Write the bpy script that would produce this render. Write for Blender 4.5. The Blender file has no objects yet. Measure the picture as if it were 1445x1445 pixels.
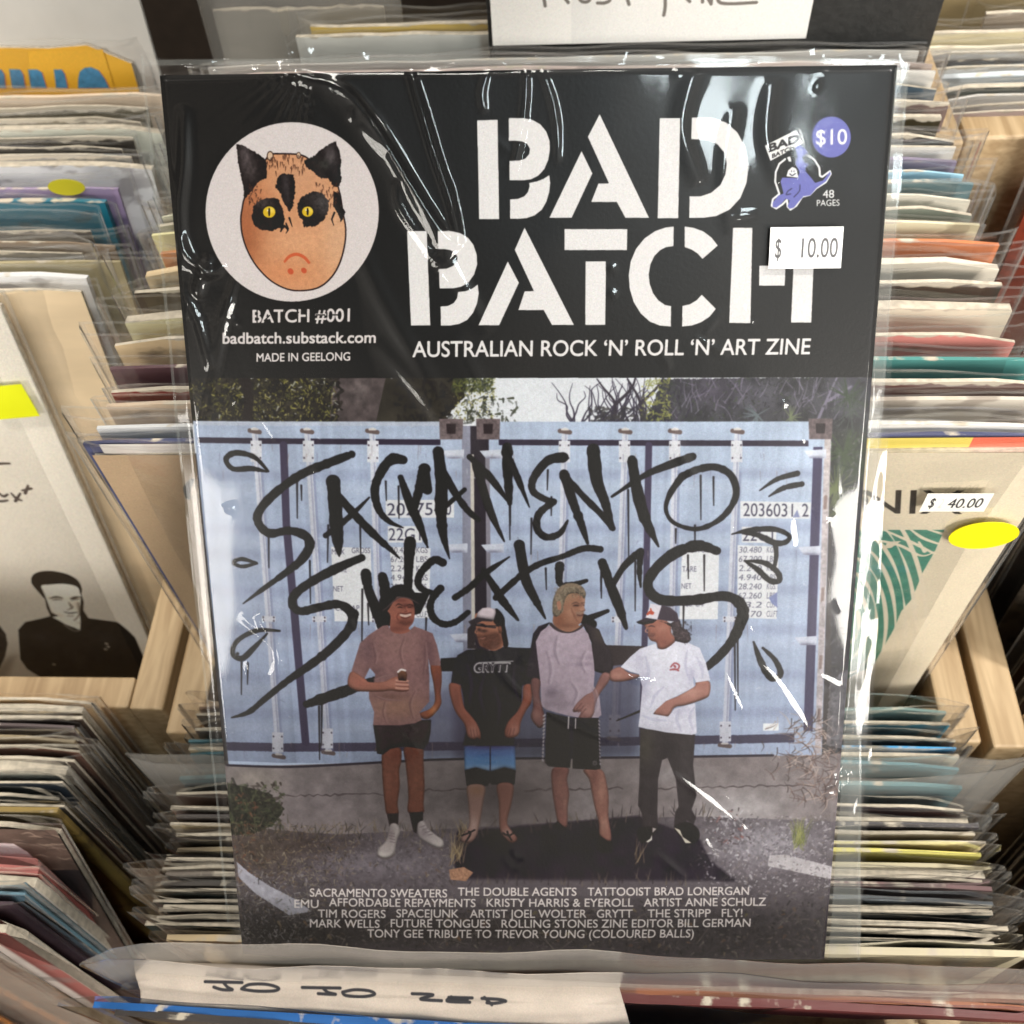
import bpy, bmesh, math, random
import numpy as np
from mathutils import Matrix, Vector

random.seed(7)
scene = bpy.context.scene
COL = scene.collection

# ------------------------------------------------------------------ camera
F_PX, C_PX = 1447.0, 722.5            # focal length and centre, in photograph pixels
CAM_Z, PITCH, YAW = 1.20, math.radians(55), math.radians(2.97)
R_CAM = Matrix.Rotation(math.radians(90) - PITCH, 4, 'X') @ Matrix.Rotation(YAW, 4, 'Y')
CAM_POS = Vector((0, 0, CAM_Z))
cam = bpy.data.cameras.new('camera')
cam.sensor_width = 36.0
cam.lens = 36.0 * F_PX / 1445.0
cam.clip_start, cam.clip_end = 0.01, 60
cam.dof.use_dof = True
cam.dof.focus_distance = 0.325
cam.dof.aperture_fstop = 36.0 * F_PX / 1445.0 / 2.1
cam_ob = bpy.data.objects.new('camera', cam)
cam_ob.matrix_world = Matrix.Translation(CAM_POS) @ R_CAM
COL.objects.link(cam_ob)
scene.camera = cam_ob

# ------------------------------------------------------------------ light
world = bpy.data.worlds.new('World')
scene.world = world
world.use_nodes = True
wn, wl = world.node_tree.nodes, world.node_tree.links
wt = wn.new('ShaderNodeTexCoord')
wz = wn.new('ShaderNodeTexNoise'); wz.inputs['Scale'].default_value = 3.2; wz.inputs['Detail'].default_value = 3
wr = wn.new('ShaderNodeValToRGB')                                     # the dim shop around: dark stock, warm lit patches
wr.color_ramp.elements[0].position, wr.color_ramp.elements[0].color = 0.42, (0.12, 0.10, 0.085, 1)
wr.color_ramp.elements[1].position, wr.color_ramp.elements[1].color = 0.72, (3.2, 2.7, 2.2, 1)
wl.new(wt.outputs['Generated'], wz.inputs['Vector']); wl.new(wz.outputs['Fac'], wr.inputs['Fac'])
wl.new(wr.outputs['Color'], wn['Background'].inputs[0])
wn['Background'].inputs[1].default_value = 0.13

def area(name, loc, target, sx, sy, power, color):
    l = bpy.data.lights.new(name, 'AREA')
    l.shape, l.size, l.size_y, l.energy, l.color = 'RECTANGLE', sx, sy, power, color
    o = bpy.data.objects.new(name, l)
    o.location = loc
    o.rotation_euler = (Vector(target) - Vector(loc)).to_track_quat('-Z', 'Y').to_euler()
    COL.objects.link(o)
    return o

def spot(name, loc, target, power, color, angle, blend, radius):
    l = bpy.data.lights.new(name, 'SPOT')
    l.energy, l.color, l.spot_size, l.spot_blend, l.shadow_soft_size = power, color, math.radians(angle), blend, radius
    o = bpy.data.objects.new(name, l)
    o.location = loc
    o.rotation_euler = (Vector(target) - Vector(loc)).to_track_quat('-Z', 'Y').to_euler()
    COL.objects.link(o)
    return o

# lamps of the shop: a cool ceiling panel behind the photographer, a warm lamp to the right, a spot over the right-hand rows; the others are added fill
area('ceiling_panel', (0.50, -1.05, 2.55), (0.10, 0.22, 0.95), 0.28, 0.50, 9.5, (0.86, 0.97, 1.0))
area('right_lamp', (0.86, -0.95, 1.32), (0.24, 0.22, 0.88), 0.62, 0.46, 21, (1.0, 0.955, 0.89))
area('left_fill', (-0.80, -1.05, 1.40), (-0.2, 0.22, 0.88), 0.50, 0.40, 7.0, (1.0, 0.95, 0.87))  # added fill for the portrait record and the left bins, no known fitting
spot('overhead_spot', (0.62, 0.05, 2.05), (0.36, 0.36, 0.93), 72, (1.0, 0.96, 0.90), 42, 1.0, 0.06)
spot('overhead_spot', (-0.62, 0.10, 2.05), (-0.36, 0.36, 0.92), 36, (1.0, 0.95, 0.87), 32, 1.0, 0.06)  # second spot, added only to brighten the left rows
area('overhead_fill', (-0.10, 0.85, 2.40), (-0.05, 0.30, 0.9), 0.6, 0.3, 11, (1.0, 0.95, 0.87))  # unseen fill from above, added to brighten the jackets' top edges

scene.view_settings.view_transform = 'Standard'
scene.view_settings.look = 'None'
scene.view_settings.exposure = 0.28
scene.view_settings.gamma = 1.0
scene.view_settings.use_curve_mapping = False
scene.cycles.transparent_max_bounces = 48
scene.cycles.max_bounces = 8
scene.cycles.caustics_reflective = False
scene.cycles.caustics_refractive = False
scene.cycles.use_denoising = True

# ------------------------------------------------------------------ photograph pixel -> place
def ray(px, py):
    return (R_CAM.to_3x3() @ Vector(((px - C_PX) / F_PX, -(py - C_PX) / F_PX, -1.0)))

def on_z(px, py, z):
    d = ray(px, py)
    return CAM_POS + d * ((z - CAM_Z) / d.z)

def on_y(px, py, y):
    d = ray(px, py)
    return CAM_POS + d * (y / d.y)

class Plane:
    """A flat sheet in the scene: origin at its top left, unit axes right / down, size in metres."""
    def __init__(s, origin, right, down, w, h):
        s.o, s.r, s.d, s.w, s.h = Vector(origin), Vector(right).normalized(), Vector(down).normalized(), w, h
        s.n = s.r.cross(s.d).normalized()
        if s.n.dot(CAM_POS - s.o) < 0:
            s.n = -s.n
    def uv(s, px, py):
        d = ray(px, py)
        t = (s.o - CAM_POS).dot(s.n) / d.dot(s.n)
        q = CAM_POS + d * t - s.o
        return q.dot(s.r), q.dot(s.d)
    def at(s, u, v, h=0.0):
        return s.o + s.r * u + s.d * v + s.n * h

# ------------------------------------------------------------------ printing: pictures drawn in code
def s2l(c):
    c = np.asarray(c, dtype=np.float32)
    return np.where(c <= 0.04045, c / 12.92, ((c + 0.055) / 1.055) ** 2.4)

def l2s(c):
    c = np.clip(c, 0, 1)
    return np.where(c <= 0.0031308, c * 12.92, 1.055 * c ** (1 / 2.4) - 0.055)

def catmull(pts, closed=True, n=6):
    p = np.asarray(pts, dtype=np.float64)
    m = len(p)
    out = []
    rng = range(m) if closed else range(m - 1)
    for i in rng:
        if closed:
            a, b, c, d = p[(i - 1) % m], p[i], p[(i + 1) % m], p[(i + 2) % m]
        else:
            a, b, c, d = p[max(i - 1, 0)], p[i], p[i + 1], p[min(i + 2, m - 1)]
        for k in range(n):
            t = k / n
            out.append(0.5 * ((2 * b) + (-a + c) * t + (2 * a - 5 * b + 4 * c - d) * t * t + (-a + 3 * b - 3 * c + d) * t ** 3))
    if not closed:
        out.append(p[-1])
    return np.array(out)

_glyph_cache = {}
def text_mesh(s, bold=0.0, shear=0.0):
    key = (s, bold, shear)
    if key not in _glyph_cache:
        cu = bpy.data.curves.new('lettering', 'FONT')
        cu.body = s
        cu.offset = bold
        cu.shear = shear
        cu.resolution_u = 5
        ob = bpy.data.objects.new('lettering', cu)
        COL.objects.link(ob)
        dg = bpy.context.evaluated_depsgraph_get()
        me = bpy.data.meshes.new_from_object(ob.evaluated_get(dg))
        me.calc_loop_triangles()
        v = np.array([x.co[:2] for x in me.vertices])
        t = np.array([tuple(x.vertices) for x in me.loop_triangles])
        bpy.data.objects.remove(ob)
        bpy.data.curves.remove(cu)
        bpy.data.meshes.remove(me)
        _glyph_cache[key] = (v, t)
    return _glyph_cache[key]

class Canvas:
    def __init__(s, plane, ppm, base, seed=1):
        s.pl, s.k = plane, ppm * 1000.0
        s.W, s.H = int(round(plane.w * s.k)), int(round(plane.h * s.k))
        s.a = np.zeros((s.H, s.W, 3), np.float32)
        s.a[:] = np.array(base, np.float32) / 255
        s.rng = np.random.default_rng(seed)
    def xy(s, p):
        u, v = s.pl.uv(p[0], p[1])
        return u * s.k, v * s.k
    def scale(s, x, y):
        a, b = s.xy((x - 2, y)), s.xy((x + 2, y))
        return math.hypot(b[0] - a[0], b[1] - a[1]) / 4
    def box(s, P, pad=2):
        x0, y0 = np.floor(P.min(0)).astype(int) - pad
        x1, y1 = np.ceil(P.max(0)).astype(int) + pad
        return max(x0, 0), max(y0, 0), min(x1, s.W), min(y1, s.H)
    def blend(s, bx, m, col, alpha=1.0):
        x0, y0, x1, y1 = bx
        m = (m * alpha)[..., None]
        if not isinstance(col, np.ndarray) or col.ndim == 1:
            col = np.array(col, np.float32) / 255
        s.a[y0:y1, x0:x1] = s.a[y0:y1, x0:x1] * (1 - m) + col * m
    def noise(s, h, w, cell, oct=3):
        out, amp, tot = np.zeros((h, w), np.float32), 1.0, 0.0
        for o in range(oct):
            c = max(cell / 2 ** o, 1.0)
            gh, gw = int(h / c) + 3, int(w / c) + 3
            g = s.rng.random((gh, gw)).astype(np.float32)
            yy, xx = np.arange(h) / c, np.arange(w) / c
            yi, xi = yy.astype(int), xx.astype(int)
            fy, fx = (yy - yi)[:, None], (xx - xi)[None]
            fy, fx = fy * fy * (3 - 2 * fy), fx * fx * (3 - 2 * fx)
            v = (g[yi][:, xi] * (1 - fy) * (1 - fx) + g[yi + 1][:, xi] * fy * (1 - fx)
                 + g[yi][:, xi + 1] * (1 - fy) * fx + g[yi + 1][:, xi + 1] * fy * fx)
            out += v * amp
            tot += amp
            amp *= 0.55
        return out / tot
    def mask(s, P, bx, ss=3):
        x0, y0, x1, y1 = bx
        if x1 <= x0 or y1 <= y0:
            return np.zeros((max(y1 - y0, 0), max(x1 - x0, 0)), np.float32)
        h, w = (y1 - y0), (x1 - x0)
        ys = y0 + (np.arange(h * ss) + 0.5) / ss
        xs = x0 + (np.arange(w * ss) + 0.5) / ss
        m = np.zeros((h * ss, w * ss), bool)
        n = len(P)
        for i in range(n):
            (xa, ya), (xb, yb) = P[i], P[(i + 1) % n]
            if ya == yb:
                continue
            lo, hi = (ya, yb) if ya < yb else (yb, ya)
            r = np.nonzero((ys >= lo) & (ys < hi))[0]
            if len(r) == 0:
                continue
            xc = xa + (ys[r] - ya) * (xb - xa) / (yb - ya)
            m[r] ^= xs[None] < xc[:, None]
        return m.reshape(h, ss, w, ss).mean((1, 3), dtype=np.float32)
    def poly(s, pts, col, smooth=False, alpha=1.0, blobs=(), tex=0.0, cell=14, rough=0.0, raw=False, soft=0, vol=None):
        P = np.array([p if raw else s.xy(p) for p in pts])
        if smooth:
            P = catmull(P)
        if rough:
            Q = []
            for i in range(len(P)):
                a, b = P[i], P[(i + 1) % len(P)]
                n = max(int(np.hypot(*(b - a)) / (rough * 1.3)), 1)
                for k in range(n):
                    Q.append(a + (b - a) * k / n + s.rng.normal(0, rough * 0.5, 2))
            P = np.array(Q)
        bx = s.box(P, 2 + soft * 2)
        m = s.mask(P, bx, 2 if (bx[2] - bx[0]) * (bx[3] - bx[1]) > 300000 else 3)
        if m.size == 0:
            return
        for _ in range(2 if soft else 0):
            for ax in (0, 1):
                k = np.ones(2 * soft + 1) / (2 * soft + 1)
                m = np.apply_along_axis(lambda r: np.convolve(r, k, 'same'), ax, m).astype(np.float32)
        c = np.ones(m.shape + (3,), np.float32) * (np.array(col, np.float32) / 255)
        if blobs:
            yy, xx = np.mgrid[bx[1]:bx[3], bx[0]:bx[2]].astype(np.float32)
            for (bxp, byp, rx, ry, bc, st) in blobs:
                qx, qy = s.xy((bxp, byp))
                k = s.scale(bxp, byp)
                g = np.exp(-(((xx - qx) / (rx * k)) ** 2 + ((yy - qy) / (ry * k)) ** 2))[..., None] * st
                c = c * (1 - g) + (np.array(bc, np.float32) / 255) * g
        if vol:                                                       # the printed photograph's own modelling: darker towards the outline
            r = max(int(vol[0] * s.k / 6200 * 1.1), 1)
            b = np.pad(m, r)
            for _ in range(2):
                for ax in (0, 1):
                    q = np.cumsum(b, axis=ax)
                    b = (np.roll(q, -r, ax) - np.roll(q, r, ax)) / (2 * r)
                    b = np.clip(b, 0, 1)
            b = b[r:-r, r:-r]
            gy, gx = np.gradient(b)
            lit = np.clip((gx * -0.6 + gy * 0.8) * r * 1.6, -.5, .5)
            c = c * np.clip(1 - vol[1] * (1 - np.clip(b * 2 - 0.9, 0, 1)) + vol[1] * .8 * lit, 0.35, 1.35)[..., None]
        if tex:
            c = c * (1 + tex * 2 * (s.noise(m.shape[0], m.shape[1], cell) - 0.5))[..., None]
        s.blend(bx, m, np.clip(c, 0, 1), alpha)
    def stroke(s, pts, rad, col, alpha=1.0, smooth=True, rough=0.0):
        """pts in photograph pixels, rad: one radius or a list of radii (photograph pixels)."""
        if not hasattr(rad, '__len__'):
            rad = [rad] * len(pts)
        k = s.scale(*pts[len(pts) // 2])
        Q = np.array([tuple(s.xy(p)) + (r * k,) for p, r in zip(pts, rad)])
        if smooth and len(pts) > 2:
            Q = catmull(Q, False, 8)
        if rough:
            Q[:, 2] *= 1 + s.rng.normal(0, rough, len(Q))
        rm = max(Q[:, 2].max(), 0.5)
        bx = s.box(Q[:, :2], int(rm) + 3)
        x0, y0, x1, y1 = bx
        if x1 <= x0 or y1 <= y0:
            return
        m = np.zeros((y1 - y0, x1 - x0), np.float32)
        for a, b in zip(Q[:-1], Q[1:]):
            r = max(a[2], b[2]) + 2
            u0, v0 = int(max(min(a[0], b[0]) - r, x0)), int(max(min(a[1], b[1]) - r, y0))
            u1, v1 = int(min(max(a[0], b[0]) + r + 2, x1)), int(min(max(a[1], b[1]) + r + 2, y1))
            if u1 <= u0 or v1 <= v0:
                continue
            yy, xx = np.mgrid[v0:v1, u0:u1] + 0.5
            dx, dy = b[0] - a[0], b[1] - a[1]
            t = np.clip(((xx - a[0]) * dx + (yy - a[1]) * dy) / (dx * dx + dy * dy + 1e-9), 0, 1)
            d = np.hypot(xx - a[0] - t * dx, yy - a[1] - t * dy) - (a[2] + (b[2] - a[2]) * t)
            sub = m[v0 - y0:v1 - y0, u0 - x0:u1 - x0]
            np.maximum(sub, np.clip(0.5 - d, 0, 1), out=sub)
        s.blend(bx, m, col, alpha)
    def text(s, body, x0, yb0, x1, yb1, cap, col, bold=0.0, alpha=1.0, ss=4, shear=0.0, ref='H'):
        """Lettering whose ink runs from (x0, yb0) to (x1, yb1) along its baseline, capitals cap pixels high."""
        v, t = text_mesh(body, 0.0, shear)
        hv, _ = text_mesh(ref)
        ch = hv[:, 1].max() - max(hv[:, 1].min(), 0)
        a, b = np.array(s.xy((x0, yb0))), np.array(s.xy((x1, yb1)))
        up = np.array(s.xy((x0, yb0 - cap))) - a
        lx = v[:, 0].min()
        P = a + (v[:, :1] - lx) / (v[:, 0].max() - lx) * (b - a) + v[:, 1:2] / ch * up
        bx = s.box(P, 4)
        x0_, y0_, x1_, y1_ = bx
        h, w = y1_ - y0_, x1_ - x0_
        if h <= 0 or w <= 0:
            return
        m = np.zeros((h * ss, w * ss), bool)
        T = (P[t] - np.array([x0_, y0_])) * ss
        for tri in T:
            u0, v0 = np.floor(tri.min(0)).astype(int)
            u1, v1 = np.ceil(tri.max(0)).astype(int) + 1
            u0, v0, u1, v1 = max(u0, 0), max(v0, 0), min(u1, w * ss), min(v1, h * ss)
            if u1 <= u0 or v1 <= v0:
                continue
            yy, xx = np.mgrid[v0:v1, u0:u1] + 0.5
            e = []
            for i in range(3):
                (xa, ya), (xb, yb) = tri[i], tri[(i + 1) % 3]
                e.append((xb - xa) * (yy - ya) - (yb - ya) * (xx - xa))
            m[v0:v1, u0:u1] |= ((e[0] >= -1e-6) & (e[1] >= -1e-6) & (e[2] >= -1e-6)) | ((e[0] <= 1e-6) & (e[1] <= 1e-6) & (e[2] <= 1e-6))
        r = bold * cap * s.scale(x0, yb0) / ch * ss                  # heavier strokes: the ink spreads by r
        if r >= 0.5:
            n, g = int(round(r)), m.copy()
            for dy in range(-n, n + 1):
                for dx in range(-n, n + 1):
                    if dx * dx + dy * dy <= r * r + 0.3:
                        g |= np.roll(np.roll(m, dy, 0), dx, 1)
            m = g
        s.blend(bx, m.reshape(h, ss, w, ss).mean((1, 3), dtype=np.float32), col, alpha)
    def speck(s, x0, y0, x1, y1, n, cols, r0, r1, alpha=0.8, aspect=3.0, poly=None):
        """n short flecks (leaves, straw, stones) in a box of the photograph, or inside a polygon of it."""
        for _ in range(n):
            x, y = s.rng.uniform(x0, x1), s.rng.uniform(y0, y1)
            if poly is not None:
                ins = False
                for i in range(len(poly)):
                    (xa, ya), (xb, yb) = poly[i], poly[(i + 1) % len(poly)]
                    if (ya > y) != (yb > y) and x < (xb - xa) * (y - ya) / (yb - ya) + xa:
                        ins = not ins
                if not ins:
                    continue
            r = s.rng.uniform(r0, r1)
            t = s.rng.uniform(0, math.pi)
            l = r * s.rng.uniform(0.3, aspect)
            s.stroke([(x - l * math.cos(t), y - l * math.sin(t)), (x + l * math.cos(t), y + l * math.sin(t))], [r, r * 0.5],
                     cols[s.rng.integers(len(cols))], alpha * s.rng.uniform(0.5, 1), smooth=False)
    def finish(s, name, light=0.72, haze=0.0, grain=0.03):
        lin = np.clip((s2l(s.a) - haze) / light, 0.002, 0.88)
        g = s.rng.normal(0, grain, (s.H, s.W, 1)).astype(np.float32) + s.rng.normal(0, grain * 0.4, (s.H, s.W, 3)).astype(np.float32)
        srgb = np.clip(l2s(lin) * (1 + g), 0, 1)
        im = bpy.data.images.new(name, s.W, s.H, alpha=False)
        px = np.ones((s.H, s.W, 4), np.float32)
        px[..., :3] = srgb[::-1]
        im.pixels.foreach_set(px.ravel())
        im.update()
        im.pack()
        return im
# ------------------------------------------------------------------ the magazine's front cover
MAG = Plane((-0.116214, 0.268076, 1.035525), (0.99949, 0.02233, -0.02278), (-0.00323, -0.63950, -0.76878), 0.210, 0.297)
INK, WHITE = (20, 18, 17), (214, 207, 206)

def zm(x0, y0, k):
    return lambda *q: [(x0 + u / k, y0 + v / k) for u, v in q]

def draw_header(c):
    # circle with the egg-cat emblem
    th = np.linspace(0, 2 * math.pi, 72, endpoint=False)
    c.poly([(412.7 + 122.4 * math.cos(t), 299 + 126.4 * math.sin(t)) for t in th], (212, 204, 203))
    z = zm(280, 160, 5.35)
    fur, fur2 = (30, 25, 25), (58, 52, 54)
    egg = z((345, 640), (328, 720), (318, 800), (330, 920), (375, 1050), (450, 1170), (560, 1275), (690, 1335), (820, 1340), (930, 1310),
            (1020, 1230), (1080, 1120), (1115, 980), (1120, 860), (1100, 750), (1075, 600), (1020, 450), (870, 360), (780, 310), (640, 300),
            (540, 310), (480, 390), (400, 520))
    c.poly(egg, (38, 28, 28), smooth=True)
    cx, cy = 280 + 720 / 5.35, 160 + 850 / 5.35
    c.poly([(cx + (x - cx) * 0.972, cy + (y - cy) * 0.978) for x, y in egg], (203, 146, 106), smooth=True,
           blobs=[(347, 330, 26, 60, (150, 84, 52), .8), (355, 290, 30, 40, (168, 100, 66), .6), (475, 340, 24, 60, (208, 168, 134), .7),
                  (420, 340, 40, 22, (220, 168, 130), .5), (425, 250, 40, 30, (196, 150, 118), .6), (400, 385, 40, 18, (205, 134, 92), .6)], tex=.06, cell=6)
    c.poly(z((293, 230), (350, 245), (430, 290), (500, 340), (520, 380), (518, 490), (450, 520), (410, 580), (355, 645), (345, 560), (312, 420), (297, 330)), fur, rough=1.4,
           blobs=[(347, 222, 8, 20, (98, 88, 90), .75), (356, 240, 8, 14, (74, 66, 66), .6)], tex=.35, cell=5)
    c.poly(z((1043, 210), (1060, 260), (1080, 350), (1075, 460), (1085, 500), (1060, 560), (1020, 550), (985, 490), (930, 495), (870, 440), (820, 410), (800, 360), (870, 325), (940, 265)), fur, rough=1.4,
           blobs=[(467, 220, 8, 12, (96, 88, 90), .7), (458, 232, 8, 8, (60, 62, 58), .6)], tex=.35, cell=5)
    c.poly(z((1020, 590), (1075, 600), (1085, 700), (1110, 745), (1095, 790), (1075, 820), (1060, 760), (1020, 700)), fur, rough=1.6)
    c.poly(z((345, 570), (380, 560), (370, 620), (345, 650)), fur, rough=1.6)
    for (u, v, a, b) in ((545, 322, 26, 38), (760, 318, 18, 26)):
        c.poly(z(*[(u + a * math.cos(t), v + b * math.sin(t)) for t in th[::4]]), (60, 42, 34))
        c.poly(z(*[(u + a * .72 * math.cos(t), v + b * .78 * math.sin(t)) for t in th[::4]]), (206, 178, 152))
    for i in range(46):                                             # short hairs round the crown and the brow
        u, v = c.rng.uniform(520, 800), c.rng.uniform(310, 440)
        c.stroke(z((u, v), (u + c.rng.uniform(-6, 6), v + c.rng.uniform(14, 40))), [.9, .3], (70, 42, 32), .8, smooth=False)
    for i in range(60):
        u, v = c.rng.choice([c.rng.uniform(380, 480), c.rng.uniform(880, 1060)]), c.rng.uniform(520, 690)
        c.stroke(z((u, v), (u + c.rng.uniform(-16, 16), v + c.rng.uniform(10, 34))), [.9, .3], (72, 44, 34), .8, smooth=False)
    c.poly(z((600, 480), (650, 455), (720, 460), (735, 520), (730, 620), (722, 690), (690, 742), (655, 690), (625, 610), (588, 560)), fur, rough=1.8, blobs=[(404, 262, 5, 22, fur2, .8)], tex=.3, cell=4)
    c.poly(z((470, 655), (540, 635), (610, 650), (640, 720), (655, 800), (650, 870), (600, 870), (560, 888), (470, 880), (420, 840), (405, 780), (420, 700)), fur, rough=1.8,
           blobs=[(372, 285, 12, 9, (74, 64, 62), .7), (398, 312, 10, 8, (20, 16, 16), .6)], tex=.4, cell=4)
    c.poly(z((790, 620), (870, 590), (940, 600), (985, 660), (985, 740), (950, 800), (890, 855), (850, 850), (805, 865), (790, 810), (755, 770), (750, 680)), fur, rough=1.8,
           blobs=[(455, 285, 12, 16, (78, 74, 74), .75), (435, 275, 8, 8, (60, 56, 54), .6)], tex=.4, cell=4)
    for (u, v, r, w) in ((538, 745, 47, 1.0), (828, 742, 42, .95)):
        c.poly(z(*[(u + r * 1.12 * math.cos(t), v + r * 1.05 * math.sin(t)) for t in th[::3]]), (18, 14, 14))
        c.poly(z(*[(u + r * math.cos(t), v + r * .92 * math.sin(t)) for t in th[::3]]), (214, 178, 40), blobs=[(280 + u / 5.35 + 2, 160 + v / 5.35 - 3, 5, 4, (240, 214, 110), .8)])
        c.poly(z(*[(u + 8 * math.cos(t), v + r * .7 * math.sin(t)) for t in th[::4]]), (26, 18, 12))
        c.poly(z(*[(u - 12 + 6 * math.cos(t), v - 12 + 6 * math.sin(t)) for t in th[::8]]), (240, 230, 200))
    for q in ([(655, 850), (680, 880), (665, 905)], [(690, 790), (700, 820), (712, 855)], [(1030, 750), (1010, 800), (1025, 845)], [(680, 870), (665, 830)], [(640, 860), (625, 890)]):
        c.stroke(z(*q), [1.4, 1.0, .5][:len(q)], fur, smooth=False)
    c.stroke(z((655, 1118), (690, 1080), (745, 1063), (800, 1085), (838, 1125)), [1.6, 2.1, 2.2, 2.2, 1.9], (196, 92, 58))
    c.stroke(z((698, 1190), (702, 1194)), 3.9, (190, 84, 54))
    c.stroke(z((799, 1184), (802, 1187)), 3.7, (190, 84, 54))
    # small lettering under the circle
    c.text('BATCH #001', 357.5, 455, 493.8, 453, 17.6, WHITE, bold=.025)
    for x0, y0, x1, y1 in ((363.5, 433, 363.5, 459), (374, 452, 381, 445), (402.3, 433, 397, 459), (416, 440.5, 422, 440.5), (433, 433, 433, 459), (447, 444, 459, 444), (462, 447, 462, 441), (470, 444, 480, 444)):
        c.stroke([(x0, y0), (x1, y1)], .8, INK, smooth=False)
    c.text('badbatch.substack.com', 314.9, 484.6, 530.4, 483, 15.2, WHITE, bold=.03, ref='b')
    c.text('MADE IN GEELONG', 363, 509.8, 494.5, 508, 11.4, WHITE, bold=.028)
    # stencil title
    z = zm(540, 160, 2.157)
    tw = (224, 222, 222)
    for sm, q in (
        (0, [(288, 22), (350, 20), (355, 322), (294, 322)]),
        (0, [(384, 15), (428, 15), (455, 20), (480, 34), (498, 56), (508, 84), (509, 112), (504, 142), (492, 170), (474, 190), (452, 201), (430, 204), (386, 204), (386, 145), (415, 144), (434, 138), (446, 124), (448, 108), (440, 94), (424, 86), (404, 84), (384, 84)]),
        (0, [(507, 188), (510, 212), (507, 240), (498, 270), (484, 294), (462, 311), (438, 319), (412, 321), (388, 321), (388, 262), (412, 260), (430, 253), (442, 240), (447, 222), (446, 212), (470, 207), (490, 199)]),
        (0, [(605, 115), (638, 183), (575, 318), (507, 318)]), (0, [(660, 3), (810, 318), (738, 318), (712, 270), (634, 270), (656, 214), (688, 213), (624, 72)]),
        (0, [(-2000, 0)]),
        (0, [(75, 358), (135, 358), (146, 644), (87, 645)]),
        (0, [(168, 358), (208, 358), (236, 364), (260, 378), (277, 400), (287, 430), (288, 460), (279, 490), (262, 514), (240, 527), (215, 532), (174, 532), (172, 473), (196, 472), (214, 464), (226, 450), (228, 437), (220, 424), (206, 416), (190, 413), (170, 413)]),
        (0, [(290, 520), (293, 548), (288, 578), (276, 606), (258, 628), (234, 640), (206, 645), (178, 645), (177, 587), (200, 585), (217, 576), (227, 562), (230, 543), (254, 540), (274, 532)]),
        (0, [(381, 450), (415, 515), (355, 644), (292, 644)]), (0, [(432, 347), (582, 643), (515, 643), (490, 598), (413, 598), (432, 541), (460, 540), (402, 415)]),
        (0, [(553, 352), (744, 352), (743, 416), (553, 416)]), (0, [(617, 450), (679, 450), (677, 643), (616, 643)]),
        (0, [(885, 344), (860, 347), (828, 358), (796, 380), (770, 412), (754, 450), (748, 492), (751, 534), (763, 574), (784, 608), (812, 633), (842, 645), (876, 648), (877, 586), (858, 582), (838, 568), (822, 546), (812, 518), (809, 490), (814, 460), (826, 434), (844, 416), (862, 407), (884, 404)]),
        (0, [(918, 344), (945, 348), (975, 359), (1000, 378), (1019, 402), (972, 443), (958, 427), (940, 415), (918, 407)]),
        (0, [(970, 551), (1013, 594), (994, 618), (968, 635), (940, 645), (910, 648), (911, 585), (934, 580), (954, 568)]),
        (0, [(1065, 348), (1124, 348), (1118, 638), (1053, 637)]), (0, [(1145, 463), (1225, 463), (1222, 524), (1144, 524)]), (0, [(1254, 347), (1315, 347), (1303, 636), (1241, 636)])):
        if len(q) > 2:
            c.poly(z(*q), tw)
    c.poly([(930.5, 167), (959.5, 167), (956.6, 308), (927.6, 308)], tw)
    c.poly([(976, 166), (1004, 166), (1024, 173), (1040, 187), (1051, 207), (1056, 232), (1053, 258), (1044, 280), (1029, 296), (1010, 305), (992, 307.5), (972, 307.5), (972.5, 277), (988, 277), (1003, 272), (1016, 261), (1023, 246), (1025, 231), (1021, 215), (1012, 204), (998, 198), (975, 196.5)], tw)
    c.text('AUSTRALIAN ROCK ‘N’ ROLL ‘N’ ART ZINE', 582.8, 503, 1141.5, 499.2, 21.5, (222, 219, 219), bold=.018)
    # price disc, hopping kangaroo emblem with its placard
    z = zm(1070, 150, 6.02)
    blue = (104, 106, 176)
    c.poly([(1172.6 + 27.5 * math.cos(t), 193.5 + 29 * math.sin(t)) for t in th], blue)
    c.text('$10', 1151, 204.5, 1194.5, 203.5, 21, (232, 232, 236), bold=.012)
    c.poly(z((52, 335), (320, 200), (378, 318), (100, 465)), (226, 226, 226))
    c.stroke(z((345, 190), (388, 318)), 1.1, (226, 226, 226), smooth=False)
    c.text('BAD', 1085, 214.5, 1126.5, 200, 10.5, (46, 44, 46), bold=.05)
    c.text('BATCH', 1089, 223.2, 1119.5, 210.5, 5.4, (46, 44, 46), bold=.04)
    body = z((310, 350), (345, 325), (400, 365), (418, 395), (385, 420), (365, 440), (390, 480), (430, 490), (400, 520), (395, 550), (440, 600), (480, 650), (545, 630), (605, 555), (612, 575), (570, 640), (490, 695), (440, 755), (380, 765), (340, 810), (300, 860), (262, 872), (245, 850), (262, 800), (230, 785), (190, 830), (150, 862), (118, 855), (120, 815), (165, 760), (210, 740), (185, 640), (200, 605), (330, 610), (345, 560), (310, 480), (330, 430))
    cx, cy = 1070 + 330 / 6.02, 150 + 620 / 6.02
    c.stroke(z((225, 450), (175, 490), (145, 560), (140, 640), (175, 745), (120, 790), (110, 845), (150, 868), (200, 835), (240, 795), (245, 850), (270, 878), (320, 845), (370, 768), (435, 752), (490, 695), (570, 645), (612, 575), (605, 552), (540, 600), (520, 590), (515, 520), (470, 450), (415, 418)), 1.45, (228, 228, 230), smooth=False)
    c.poly(body, blue)
    c.poly(z((235, 595), (250, 545), (285, 515), (320, 530), (338, 608)), (228, 228, 230), smooth=False)
    c.stroke(z((265, 575), (285, 588), (312, 572)), .7, (46, 44, 60))
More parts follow.
